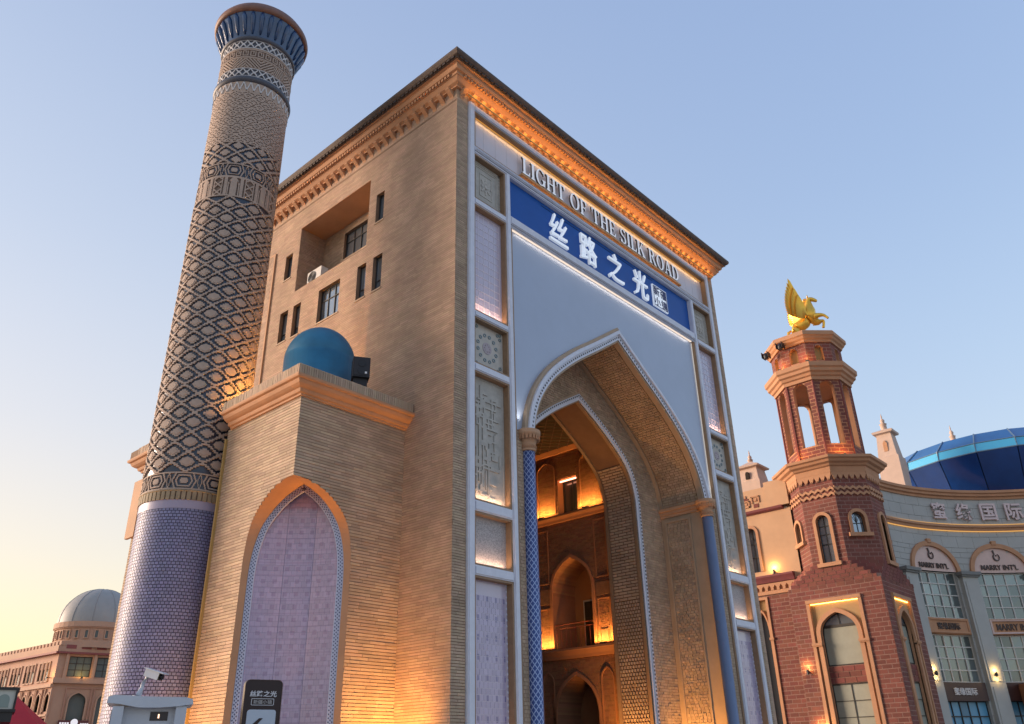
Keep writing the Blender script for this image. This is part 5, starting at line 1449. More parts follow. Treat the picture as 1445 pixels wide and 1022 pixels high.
# ---- winged horse
def make_pegasus():
    gold = mat('gold_leaf', (.88, .52, .07), .3, metal=.6, noise=.12, nscale=6, bump=.1, bscale=12)
    base = Vector((RC[0]-.15, RC[1]+.05, 25.02)); f = Vector((.34, -.94, 0)).normalized(); s = Vector((f.y, -f.x, 0)); K = 1.06
    def W_(a, l, z): return base+f*(a*K)+s*(l*K)+Vector((0, 0, z*K))
    t = thing('winged_horse_statue', 'golden rearing winged horse statue on top of the red brick tower', 'statue', tuple(base))
    J = [((-.25, 0, 1.0), .30), ((-.05, 0, 1.18), .33), ((.3, 0, 1.35), .30), ((.62, 0, 1.62), .33), ((.85, 0, 1.85), .34), ((.88, 0, 2.15), .29), ((.84, 0, 2.5), .21), ((.86, 0, 2.82), .155), ((.93, 0, 3.02), .135), ((1.1, 0, 2.95), .125), ((1.27, 0, 2.83), .085), ((1.38, 0, 2.74), .075)]
    E = [(i, i+1) for i in range(len(J)-1)]
    def chain(root, pts):
        p = root
        for q in pts: J.append(q); E.append((p, len(J)-1)); p = len(J)-1
    for l in (-1, 1):
        o = .0 if l < 0 else .16
        chain(0, [((-.22+o*.3, .15*l, .82), .24), ((-.08+o, .17*l, .62), .16), ((-.33+o, .17*l, .36), .085), ((-.27+o, .17*l, .14), .06), ((-.2+o, .17*l, .02), .085)])
    chain(4, [((1.0, .16, 1.7), .17), ((1.3, .18, 1.72), .12), ((1.55, .18, 1.68), .08), ((1.72, .18, 1.48), .06), ((1.8, .18, 1.36), .07)])
    chain(4, [((.98, -.16, 1.52), .17), ((1.28, -.18, 1.42), .12), ((1.52, -.18, 1.5), .085), ((1.47, -.18, 1.18), .06), ((1.4, -.18, .98), .08)])
    me = bpy.data.meshes.new('body'); me.from_pydata([tuple(W_(*j[0])-base) for j in J], E, []); o = bpy.data.objects.new('body', me); COL.objects.link(o)
    md = o.modifiers.new('s', 'SKIN'); o.modifiers.new('u', 'SUBSURF').render_levels = 2; o.modifiers['u'].levels = 2
    for v, j in zip(me.skin_vertices[0].data, J): v.radius = (j[1]*K*1.27, j[1]*K*1.27)
    me.skin_vertices[0].data[0].use_root = True
    bpy.context.view_layer.update(); dg = bpy.context.evaluated_depsgraph_get(); m2 = bpy.data.meshes.new_from_object(o.evaluated_get(dg)); bpy.data.objects.remove(o)
    m2.materials.clear(); m2.materials.append(gold); m2.shade_smooth(); m2.name = 'body'
    o = bpy.data.objects.new('body', m2); COL.objects.link(o); o.parent = t
    # mane, ears, tail
    for l in (-.06, .06): MB().tube([W_(.86, l, 3.1), W_(.88, l, 3.2), W_(.87, l, 3.3)], [.05, .04, .005], 6).build('ear', gold, t, smooth=True)
    m = MB()
    for k in range(9):
        q = k/8; a0 = (.72-.02*k, 0, 3.05-q*.95); m.tube([W_(a0[0]+.05, 0, a0[2]), W_(a0[0]-.1, 0, a0[2]-.02), W_(a0[0]-.17, 0, a0[2]-.16)], [.06, .05, .01], 6)
    m.build('mane', gold, t, smooth=True)
    m = MB()
    for l in (-.05, 0, .05): m.tube([W_(-.42, l*.4, 1.1), W_(-.6, l, .98), W_(-.66, l*1.6, .6), W_(-.56, l*2, .2), W_(-.6, l*2, .04)], [.05, .085, .1, .07, .01], 6)
    m.build('tail', gold, t, smooth=True)
    for l in (-.07, .07): pass
    # wings of overlapping feathers
    for l in (-1, 1):
        root = Vector((.6, .27*l, 1.95)); m = MB()
        for row, (n, L0, L1, w, off) in enumerate(((12, 2.15, 1.1, .12, 0), (10, 1.5, .8, .12, .05), (8, 1.0, .6, .12, .10))):
            for k in range(n):
                q = k/(n-1); an = math.radians(116+q*50)
                L = L0+(L1-L0)*q**.8
                st = Vector((root.x-.12*q, root.y, root.z-.35*q+.25*(1-q)))
                d = Vector((math.cos(an), .42*l, math.sin(an))).normalized(); sd = Vector((-d.z, 0, d.x)).normalized(); nn = d.cross(sd)*(.012+off)*l
                pts = []
                for tt, ww in ((0, .6), (.3, 1.), (.7, 1.), (.9, .75), (1., .1)):
                    c = st+d*(L*tt)+sd*(-.12*L*tt*tt)-nn+Vector((0, .01*k*l, 0)); pts.append((c-sd*w*ww+nn.normalized()*.05, c+sd*w*ww-nn.normalized()*.05))
                b = len(m.V)
                for A_, B_ in pts:
                    for P_ in (A_, B_): m.V.append(tuple(W_(P_.x, P_.y, P_.z)))
                    for P_ in (A_, B_): m.V.append(tuple(W_(P_.x, P_.y+.03*l, P_.z)))
                for i in range(4):
                    o_ = b+4*i; m.F += [(o_, o_+1, o_+5, o_+4), (o_+2, o_+6, o_+7, o_+3), (o_, o_+4, o_+6, o_+2), (o_+1, o_+3, o_+7, o_+5)]
                m.F += [(b, b+2, b+3, b+1), (b+16, b+17, b+19, b+18)]
        m.tube([W_(root.x+.1, root.y, root.z-.2), W_(root.x-.15, root.y+.05*l, root.z+.5), W_(root.x-.75, root.y+.4*l, root.z+1.5)], [.14, .1, .03], 8)
        m.build('wing', gold, t)
    MB().box(-.5, .5, -.28, .28, 0, .03, lambda x, y, z: W_(x*.9, y, z-.02)).build('plinth', gold, t)
make_pegasus()
def make_rooflights():
    blk = mat('lamp_black', (.015, .015, .02), .5); rd = mat('red_cable', (.3, .04, .03), .6)
    for (x, y, z, nm) in ((29.75, 3.0, 24.1, 'leftmost'), (29.62, 1.95, 24.35, 'second')):
        t = thing('roof_spotlight', f'black spotlight hung under the top cornice of the red tower, {nm} of the two', 'spotlight', (x, y, z))
        def mp(a, b, c): return (x+a, y+b, z+c)
        MB().lathe([(.001, z-.2), (.15, z-.2), (.17, z+.0), (.11, z+.16), (.001, z+.18)], (x-.1, y), 14).build('housing', blk, t)
        MB().box(-.3, .2, -.2, -.17, -.16, .22, mp).box(-.3, .2, .17, .2, -.16, .22, mp).build('bracket', blk, t)
        MB().box(-.02, .2, -.17, .17, .2, .24, mp).build('arm', rd, t)
make_rooflights()
# ================================================================ peach building between portal and red tower
def make_peach():
    t = thing('peach_building', 'peach stucco building with plum ledges squeezed between the portal and the red brick tower', 'building', (33, 8, 0))
    X = 30.5; mp = frame((X, 0, 0), (0, -1, 0), (-1, 0, 0)); Y0, Y1 = -14.0, -3.5     # u=-y
    wins = [(-6.55, -5.85), (-9.0, -8.3), (-11.4, -10.7)]
    cols = [(-6.75, -5.75), (-10.2, -9.2)]
    wr = lambda z: interp_w(ROUND, .35, 13.6, 13.95)(z)
    def iv(z):
        hs = []
        if 11.35 < z < 13.95: hs = [((a+b)/2-wr(z), (a+b)/2+wr(z)) for a, b in wins]
        hs.sort(); out = []; x = Y0
        for a, b in hs: out.append((x, a)); x = b
        out.append((x, Y1)); return out
    zs = sorted(set([10.6, 11.35, 13.6, 14.75]+[13.6+.35*f for f, _ in ROUND]))
    b = MB(); sheet(b, mp, zs, iv, 0); b.box(X+.5, 42, 4.2, 14, 0, 14.7); b.build('upper_wall', PEACH, t)
    for a, c in wins:
        m_ = (a+c)/2; p = arch_pts(ROUND, m_, .35, 13.6, 13.95, 11.35); MB().ring(p, offset(p, .16), -.05, .08, mp).build('window_surround', TRIM, t)
        rv = MB()
        for i in range(len(p)-1): rv.poly([mp(*p[i], 0), mp(*p[i], -.3), mp(*p[i+1], -.3), mp(*p[i+1], 0)])
        rv.build('window_reveal', TRIM, t)
        f = MB().box(a, c, 12.2, 12.26, -.26, -.2, mp).box(m_-.02, m_+.02, 11.35, 13.9, -.258, -.202, mp).box(a, c, 13.0, 13.05, -.26, -.2, mp).build('window', BLACKF, t)
        MB().poly([mp(u, v, -.25) for u, v in p]).build('pane', GLASS, f)
        u = MB().box(m_-.05, m_+.05, 13.3, 13.36, -.15, -.05, mp).build('lamp_housing', HOUS, t)
    path = [(X, 14.0), (X, 3.9)]
    MB().sweep(path, [(-.1, 14.7), (.1, 14.72), (.22, 14.8), (.26, 14.92), (-.1, 14.95)]).build('ledge', PLUM, t)
    MB().sweep(path, [(-.1, 10.62), (.12, 10.64), (.2, 10.8), (.3, 10.95), (.3, 11.05), (-.1, 11.1)]).build('ledge', PLUM, t)
    # corbel table of little arches
    b = MB(); u = -13.9
    while u < -3.9:
        p = [(u+.02, 10.2), (u+.02, 10.35), (u+.12, 10.5), (u+.22, 10.35), (u+.22, 10.2), (u+.3, 10.2), (u+.3, 10.6), (u-.06, 10.6), (u-.06, 10.2)]
        b.prism(p, 0, .12, mp); u += .36
    b.build('corbel_table', TRIM, t)
    MB().box(Y0, Y1, 10.0, 10.2, -.1, .1, mp).build('string_course', TRIM, t)
    MB().box(Y0, Y1, 10.2, 10.62, -.2, 0, mp).build('corbel_wall', TRIM, t)
    # lower brick storey with tall frames
    def ivl(z):
        out = []; x = Y0
        for a, c in sorted(cols):
            if z < 9.9: out.append((x, a)); x = c
        out.append((x, Y1)); return out
    b = MB(); sheet(b, mp, [0, 9.9, 10.0], ivl, -.02); lw = b.build('lower_wall', RMO, t)
    red_bricks(mp, 0, 9.95, ivl, lw)
    for a, c in cols:
        m_ = (a+c)/2; MB().box(a, a+.14, 0, 9.9, -.2, .06, mp).box(c-.14, c, 0, 9.9, -.2, .06, mp).box(a+.14, c-.14, 9.76, 9.9, -.2, .06, mp).build('frame', TRIM, t)
        p = arch_pts(POINT, m_, .3, 7.7, 9.1, 0); MB().ring(p, offset(p, .08), -.2, .0, mp).build('arch_trim', TRIM, t)
        MB().box(a+.14, c-.14, 0, 9.76, -.5, -.22, mp).build('bay_field', mat('ochre_field', (.4, .26, .12), .8), t)
        MB().box(c-.2, c+.05, 7.55, 7.68, -.1, .12, mp).build('capital', TRIM, t)
        MB().prism([(u, v) for u, v in p], -.22, -.19, mp).build('window_dark', GLASSD, t)
    # parapet with pierced reliefs
    b = MB(); b.box(Y0, -4.9, 14.95, 16.25, -.4, 0, mp).box(-4.9, -3.5, 14.95, 16.5, -.5, .06, mp); b.build('parapet', PEACH, t)
    gl = MB()
    for k in range(5):
        u = -6.45-k*1.55
        for (a, c, d, e) in ((0, .5, 15.2, 15.28), (0, .08, 15.2, 15.6), (.42, .5, 15.2, 15.6), (0, .5, 15.55, 15.63), (.16, .34, 15.36, 15.5), (.62, 1.15, 15.75, 15.83), (.62, .7, 15.4, 15.8), (1.07, 1.15, 15.4, 15.8), (.8, .97, 15.5, 15.68), (0, .3, 15.78, 15.95)):
            gl.box(u+a, u+c, d, e, -.02, .06, mp)
    gl.build('parapet_relief', TRIM, t)
    rb = MB()
    for k in range(5): rb.box(-6.4-k*1.55, -6.0-k*1.55, 15.66, 15.76, -.02, .03, mp).box(-5.72-k*1.55, -5.4-k*1.55, 15.12, 15.35, -.02, .03, mp)
    rb.build('parapet_inset', RBR, t)
    # cupola
    C_ = (33.6, 6.95)
    MB().sweep([(C_[0]-.8, C_[1]-.8), (C_[0]+.8, C_[1]-.8), (C_[0]+.8, C_[1]+.8), (C_[0]-.8, C_[1]+.8)], [(0, 16.2), (0, 17.6), (-.02, 17.62), (-.08, 17.65), (-.2, 18.5), (.02, 18.55), (.05, 18.65), (-.35, 18.85), (-.72, 19.1)], closed=True).build('cupola', mat('pale_pink_stucco', (.56, .42, .34), .8, noise=.08), t)
    MB().prism([(C_[1]+q[0], q[1]) for q in ((-.12, 17.75), (.12, 17.75), (.12, 18.1), (.06, 18.22), (-.06, 18.22), (-.12, 18.1))], C_[0]-.8, C_[0]-.62, lambda u, v, h: (h-.0, u, v)).build('cupola_window', DARK, t)
    MB().lathe([(.16, 18.9), (.16, 19.2), (.2, 19.22), (.1, 19.3), (.14, 19.4), (.1, 19.5), (.03, 19.58), (.05, 19.66), (.01, 19.9)], C_, 12).build('finial', MATS['pale_pink_stucco'], t, smooth=True)
make_peach()
wall_lamp((30.5, 5.05, 11.2), (-1, 0), 'amber wall light on the peach wall above the plum ledge', 7, False)

# ================================================================ the curved bridal building
AC, AR = (36.085, -13.706), 15.0
def amap(u, v, h):      # u in degrees of the arc (counted clockwise: left to right as seen), h towards the viewer (inward)
    u, v, h = np.broadcast_arrays(np.asarray(u, float), np.asarray(v, float), np.asarray(h, float))
    a = np.radians(-u); return np.stack([AC[0]+(AR-h)*np.cos(a), AC[1]+(AR-h)*np.sin(a), v], -1)
class AMB_(MB):
    def box(s, x0, x1, y0, y1, z0, z1, mp=None):
        if mp is amap and x1-x0 > 1.6:
            n = int(math.ceil((x1-x0)/1.6)); us = [x0+(x1-x0)*i/n for i in range(n+1)]
            return s.ring([(u, y0) for u in us], [(u, y1) for u in us], z0, z1, mp)
        return MB.box(s, x0, x1, y0, y1, z0, z1, mp)
def make_curved():
    t = thing('curved_building', 'grey stone building with curved front, tall grid windows and half-round pink signs', 'building', (44, -1, 0))
    st = mat('grey_cladding', (.42, .42, .39), .65, island=.06, noise=.1, nscale=.6); jn = mat('cladding_joint', (.16, .15, .13), .9)
    pk = mat('pink_sign_panel', (.62, .42, .36), .35, noise=.1, nscale=1.5, coat=.3)
    U0, U1 = -80.0, -10.0
    bays = [(-71.6, -57.8), (-52.3, -38.6), (-33.2, -19.4)]
    cs = [-64.7, -45.6, -26.4]; hw = 7.0    # arch half width, degrees
    wr = interp_w(ROUND, hw, 12.15, 13.75)
    def iv(z):
        hs = []
        if z < 12.15: hs = [(c-hw+.3, c+hw-.3) for c in cs]
        elif z < 13.75: hs = [(c-wr(z), c+wr(z)) for c in cs]
        out = []; x = U0
        for a, b in hs: out.append((x, a)); x = b
        out.append((x, U1)); return out
    zs = sorted(set([0, 4.4, 8.3, 12.15, 14.8, 17.1]+[12.15+1.6*f for f, _ in ROUND]))
    b = AMB_(); sheet(b, amap, zs, iv, -.03, nu=10); w = b.build('front_wall', jn, t)
    rows = []; z = 0
    zz = [0, .9, 1.8, 2.7, 3.6, 4.5, 5.4, 6.3, 7.2, 8.1, 9.0, 9.9, 10.8, 11.7, 12.3, 12.7, 13.1, 13.45, 13.75, 14.5, 14.95, 15.75, 16.45, 17.1]
    A = brick_list([(a, c, iv((a+c)/2)) for a, c in zip(zz[:-1], zz[1:])], 4.6, .0, -.04, 0, .002)
    A[:, 0] += .03; A[:, 1] -= .03; A[:, 2] += .01; A[:, 3] -= .01
    for i in range(len(A)):
        V, Q = boxes_mesh(A[i:i+1], amap); mesh('panel', V, Q, st, w)
    def arcband(name, prof, m, u0=U0, u1=U1, n=60):
        V, Fc = [], []; k = len(prof)
        for i in range(n+1):
            u = u0+(u1-u0)*i/n
            for h, z in prof: V.append(tuple(amap(u, z, h)))
        for i in range(n):
            for a in range(k-1): Fc.append((i*k+a, (i+1)*k+a, (i+1)*k+a+1, i*k+a+1))
        return mesh(name, V, Fc, m, t)
    arcband('top_cornice', [(0, 17.05), (.1, 17.05), (.1, 17.2), (.25, 17.25), (.25, 17.4), (.36, 17.45), (.36, 17.62), (-.5, 17.66)], TRIM)
    arcband('band_cornice', [(0, 14.9), (.12, 14.9), (.14, 15.05), (.25, 15.1), (.25, 15.25), (0, 15.3)], TRIM)
    arcband('light_strip', [(.03, 14.84), (.08, 14.84), (.08, 14.89), (.03, 14.89)], led('amber_band', (1, .5, .12), .16))
    arcband('light_strip', [(.03, 15.31), (.08, 15.31), (.08, 15.34), (.03, 15.34)], MATS['amber_band'])
    # roof slab and rear body
    V = [tuple(amap(u, 17.6, -.2)) for u in np.linspace(U0, U1, 30)]+[(62, -12, 17.6), (62, 12, 17.6), (40, 12, 17.6)]
    AMB_().poly(V).build('roof', st, t)
    V = [tuple(amap(u, 0, -.9)) for u in np.linspace(U0, U1, 30)]; V2 = [tuple(amap(u, 17.5, -.9)) for u in np.linspace(U0, U1, 30)]
    b = AMB_()
    for i in range(29): b.poly([V[i], V[i+1], V2[i+1], V2[i]])
    b.build('inner_wall', mat('interior_teal', (.05, .085, .09), .8), t)
    sky_ = mat('bridal_glass', (.2, .24, .24), .1, metal=.5, var=.3); cur = mat('blue_curtain_glass', (.1, .28, .42), .3, var=.35)
    fr = mat('white_mullion', (.6, .57, .52), .5)
    for bi, c in enumerate(cs):
        a0, a1 = c-hw+.3, c+hw-.3
        # reveals of the opening
        rv = AMB_()
        for u in (a0, a1): rv.poly([amap(u, 0, 0), amap(u, 12.15, 0), amap(u, 12.15, -.5), amap(u, 0, -.5)])
        rv.build('opening_reveal', st, t)
        for z0, z1, nz, gm, nm in ((9.27, 12.1, 4, sky_, 'upper_window'), (5.5, 8.22, 4, sky_, 'middle_window'), (.3, 4.4, 5, cur, 'lower_window')):
            f = AMB_(); nu = 5
            for k in range(nu+1): u = a0+(a1-a0)*k/nu; f.box(u-.12, u+.12, z0, z1, -.3, -.2, amap)
            for k in range(nz+1): z = z0+(z1-z0)*k/nz; f.box(a0, a1, z-.03, z+.03, -.31, -.19, amap)
            ff = f.build(nm, fr if nz == 4 else BLACKF, t)
            for k in range(nu):
                for j in range(nz):
                    q0, q1 = a0+(a1-a0)*k/nu+.12, a0+(a1-a0)*(k+1)/nu-.12; y0, y1 = z0+(z1-z0)*j/nz+.03, z0+(z1-z0)*(j+1)/nz-.03
                    e = random.uniform(-.02, .02); AMB_().poly([amap(q0, y0, -.26+e), amap(q1, y0, -.26-e), amap(q1, y1, -.26-e*.5), amap(q0, y1, -.26+e)]).build('pane', gm, ff)
        # sign plates across the window
        s1 = AMB_().box(a0, a1, 8.27, 9.22, -.3, .04, amap).build('sign_box', TRIM, t)
        AMB_().ring([(a0+.7, 8.42), (a1-.7, 8.42), (a1-.7, 9.08), (a0+.7, 9.08)], [(a0+.2, 8.32), (a1-.2, 8.32), (a1-.2, 9.17), (a0+.2, 9.17)], .04, .09, amap, closed=True).build('sign_border', TRIM if bi != 1 else pk, s1)
        dk = mat('dark_letter', (.07, .045, .04), .5); lt = mat('pale_letter', (.75, .72, .7), .5)  # dark and pale lettering colours
        txt = '蜜缘国际' if bi != 1 else "MARRY INT'L"
        um = (a0+a1)/2
        text_mesh('lettering', txt, .5, .05, dk, s1, lambda x, y, h: amap(um+x/.2618/1, 8.74+y, .075+h), bold=.004, fit=(1.9 if bi != 1 else 2.6, .42), kind='stuff')
        s2 = AMB_().box(a0, a1, 4.42, 5.46, -.3, .1, amap).build('dark_sign_box', mat('maroon_sign', (.05, .018, .014), .4), t)
        text_mesh('lettering', '蜜缘国际', .5, .04, lt, s2, lambda x, y, h: amap(um+x/.2618, 4.95+y, .13+h), bold=.004, fit=(1.9, .42), kind='stuff')
        # half-round sign with its arch
        p = [(c+hw*math.cos(q)*-1, 12.15+1.6*math.sin(q)) for q in np.linspace(0, math.pi, 25)]
        b = AMB_(); b.ring(p, [(c-(hw+1.05)*math.cos(q), 12.15+1.9*math.sin(q)) for q in np.linspace(0, math.pi, 25)], -.05, .14, amap); b.build('sign_arch', TRIM, t)
        AMB_().box(c-.6, c+.6, 13.95, 14.2, .0, .2, amap).build('keystone', TRIM, t)
        hr = AMB_(); top = p
        for i in range(24): hr.poly([amap(top[i][0], 12.15, .0), amap(top[i+1][0], 12.15, .0), amap(*top[i+1], .0), amap(*top[i], .0)])
        hs = hr.build('half_round_sign', pk, t)
        text_mesh('lettering', "MARRY INT'L", .4, .05, dk, hs, lambda x, y, h: amap(c+x/.2618, 12.5+y, .05+h), bold=.003, fit=(2.5, .34), kind='stuff')
        rg = AMB_(); R0 = .23
        o = [(c+(R0*1.0*math.cos(q))/.2618, 13.15+R0*1.1*math.sin(q)) for q in np.linspace(math.radians(115), math.radians(420), 24)]
        i_ = [(c+.02/.2618+(R0*.72*math.cos(q))/.2618, 13.17+R0*.85*math.sin(q)) for q in np.linspace(math.radians(115), math.radians(420), 24)]
        rg.ring(i_, o, .02, .07, amap); rg.prism([(c-.14/.2618, 13.38), (c-.06/.2618, 13.36), (c-.10/.2618, 13.62), (c-.2/.2618, 13.6)], .02, .07, amap)
        rg.prism([(c-.04/.2618, 13.3), (c+.06/.2618, 13.3), (c+.01/.2618, 13.2)], .02, .07, amap)
        rg.build('ring_emblem', dk, hs)
    # pilasters
    for a, c in ((-77.6, -71.9), (-57.9, -52.4), (-38.7, -33.2), (-19.3, -14)):
        m = AMB_(); m.box(a+.5, c-.5, 0, 11.8, -.02, .3, amap); pi = m.build('pilaster', st, t)
        pnl = AMB_(); e = .5
        pnl.box(a+1.1, c-1.1, 5.5, 11.5, .3, .34, amap); pnl.box(a+1.1, c-1.1, .6, 5.2, .3, .34, amap); pnl.build('pilaster_panel', st, pi)
        AMB_().box(a+.1, c-.1, 11.8, 11.92, -.02, .42, amap).box(a-.2, c+.2, 11.92, 12.12, -.02, .52, amap).build('pilaster_cap', mat('grey_cap', (.2, .2, .19), .7), t)
    # big characters on the frieze
    ch = thing('roof_lettering', 'row of big pink-grey Chinese characters 蜜缘国际 standing on the curved frieze', 'lettering', tuple(amap(-50, 15.5, .1)))
    lm = mat('rose_letter', (.66, .52, .5), .5)
    for k, (c_, u) in enumerate(zip('蜜缘国际', (-58.8, -51.5, -44.6, -38.0))):
        text_mesh('character', c_, 1, .1, lm, ch, lambda x, y, h, u=u: amap(u+x/.2618, 16.17+y, .14+h), bold=.02, fit=(1.12, 1.15))
    # little roofed porch box at the right edge
    b = AMB_(); b.box(-49.5, -38, 3.9, 5.35, .2, 1.4, amap); b.build('porch_canopy', mat('brown_canopy', (.13, .06, .04), .6), t)
    # glass drum on the roof
    g = thing('glass_roof_drum', 'faceted blue glass drum with a bright cyan band on the curved building roof', 'roof drum', (0, 0, 17.6))
    az, d = math.radians(79.5), 72.5; c = (-15.04+d*math.sin(az), -15.77+d*math.cos(az)); R_ = 8.9; n = 22
    def pt(k, r, z): a = 2*math.pi*(k+.35)/n; return (c[0]+r*math.cos(a), c[1]+r*math.sin(a), z)
    dkb = mat('deep_blue_glass', (.005, .035, .16), .12, noise=.25, nscale=.6, spec=.6); mb = mat('blue_glass', (.02, .12, .34), .15, noise=.2, nscale=.5, spec=.6); cy = mat('cyan_glass', (.06, .42, .72), .12, coat=.5)
    edge = mat('drum_rib', (.12, .2, .3), .4)
    for k in range(n):
        for nm, (r0, z0, r1, z1), m in (('lower_pane', (R_*.88, 17.75, R_, 20.58), dkb), ('cyan_pane', (R_, 20.62, R_*.995, 21.22), cy), ('upper_pane', (R_*.99, 21.26, R_*.85, 22.3), mb), ('roof_pane', (R_*.84, 22.33, .2, 22.55), mb)):
            j = AMB_(); e = .012
            def q(kk, r, z): return pt(kk, r, z)
            j.poly([q(k+e, r0, z0), q(k+1-e, r0, z0), q(k+1-e, r1, z1), q(k+e, r1, z1)]).build(nm, m, g)
        b = AMB_(); b.tube([pt(k, R_, 20.6), pt(k, R_, 21.24), pt(k, R_*.85, 22.32)], .05, 5); b.build('rib', edge, g)
    for z, r in ((20.6, R_), (21.24, R_*.995)):
        AMB_().tube([pt(k, r, z) for k in range(n)], .045, 5, closed=True).build('ring_rail', edge, g)
    b = AMB_(); b.lathe([(R_*.8, 17.7), (R_*.9, 20.5), (R_*.9, 21.2), (R_*.7, 22.2)], c, 24, cap=False); b.build('drum_core', mat('drum_dark', (.01, .02, .05), .6), g)
    # cupolas by the drum
    pp = mat('pale_pink_stucco', (.56, .42, .34), .8)
    for nm, azd, dd, zz, k, lab in (('a', 73.9, 62, 20., .68, 'pale pink cupola with finial left of the blue glass drum'), ('b', 77.75, 75, 18.3, .9, 'small pale finial cupola peeping over the blue glass drum')):
        az = math.radians(azd); cx, cy_ = -15.04+dd*math.sin(az), -15.77+dd*math.cos(az)
        u = thing('rooftop_cupola', lab, 'cupola', (cx, cy_, 17.6), 'pale pink cupolas on the rooftops'); s = .95*k
        f0 = 1.6+(zz-1.6)*dd/60; f = lambda z: f0+(z)*dd/60
        AMB_().sweep([(cx-s, cy_-s), (cx+s, cy_-s), (cx+s, cy_+s), (cx-s, cy_+s)], [(0.1, 17.6), (.1, f(0)), (0, f(.05)), (-.22*k, f(1.7)), (.05, f(1.75)), (.08, f(1.9)), (-.3, f(2.05)), (-.9*k, f(2.2))], closed=True).build('body', pp, u)
        AMB_().lathe([(.22, f(2.1)), (.22, f(2.5)), (.27, f(2.55)), (.12, f(2.65)), (.17, f(2.8)), (.11, f(2.92)), (.03, f(3.0)), (.06, f(3.1)), (.01, f(3.35))], (cx, cy_), 12).build('finial', pp, u, smooth=True)
        AMB_().prism([(cy_-.2*k, f(.4)), (cy_+.2*k, f(.4)), (cy_+.2*k, f(1.0)), (cy_, f(1.2)), (cy_-.2*k, f(1.0))], cx-s+.0, cx-s+.25, lambda a, b, h: (h, a, b)).build('niche', TRIM, u)
make_curved()
p0 = amap(-75., 5.9, .32); p1 = amap(-55.3, 5.9, .32)
for p_, lab in ((p0, 'amber wall light on the grey pilaster nearest the red brick tower'), (p1, 'amber wall light on the grey pilaster between the two grid windows')):
    n_ = np.array([AC[0]-p_[0], AC[1]-p_[1]]); n_ /= np.linalg.norm(n_); wall_lamp(tuple(float(q) for q in p_), tuple(n_), lab, 3)

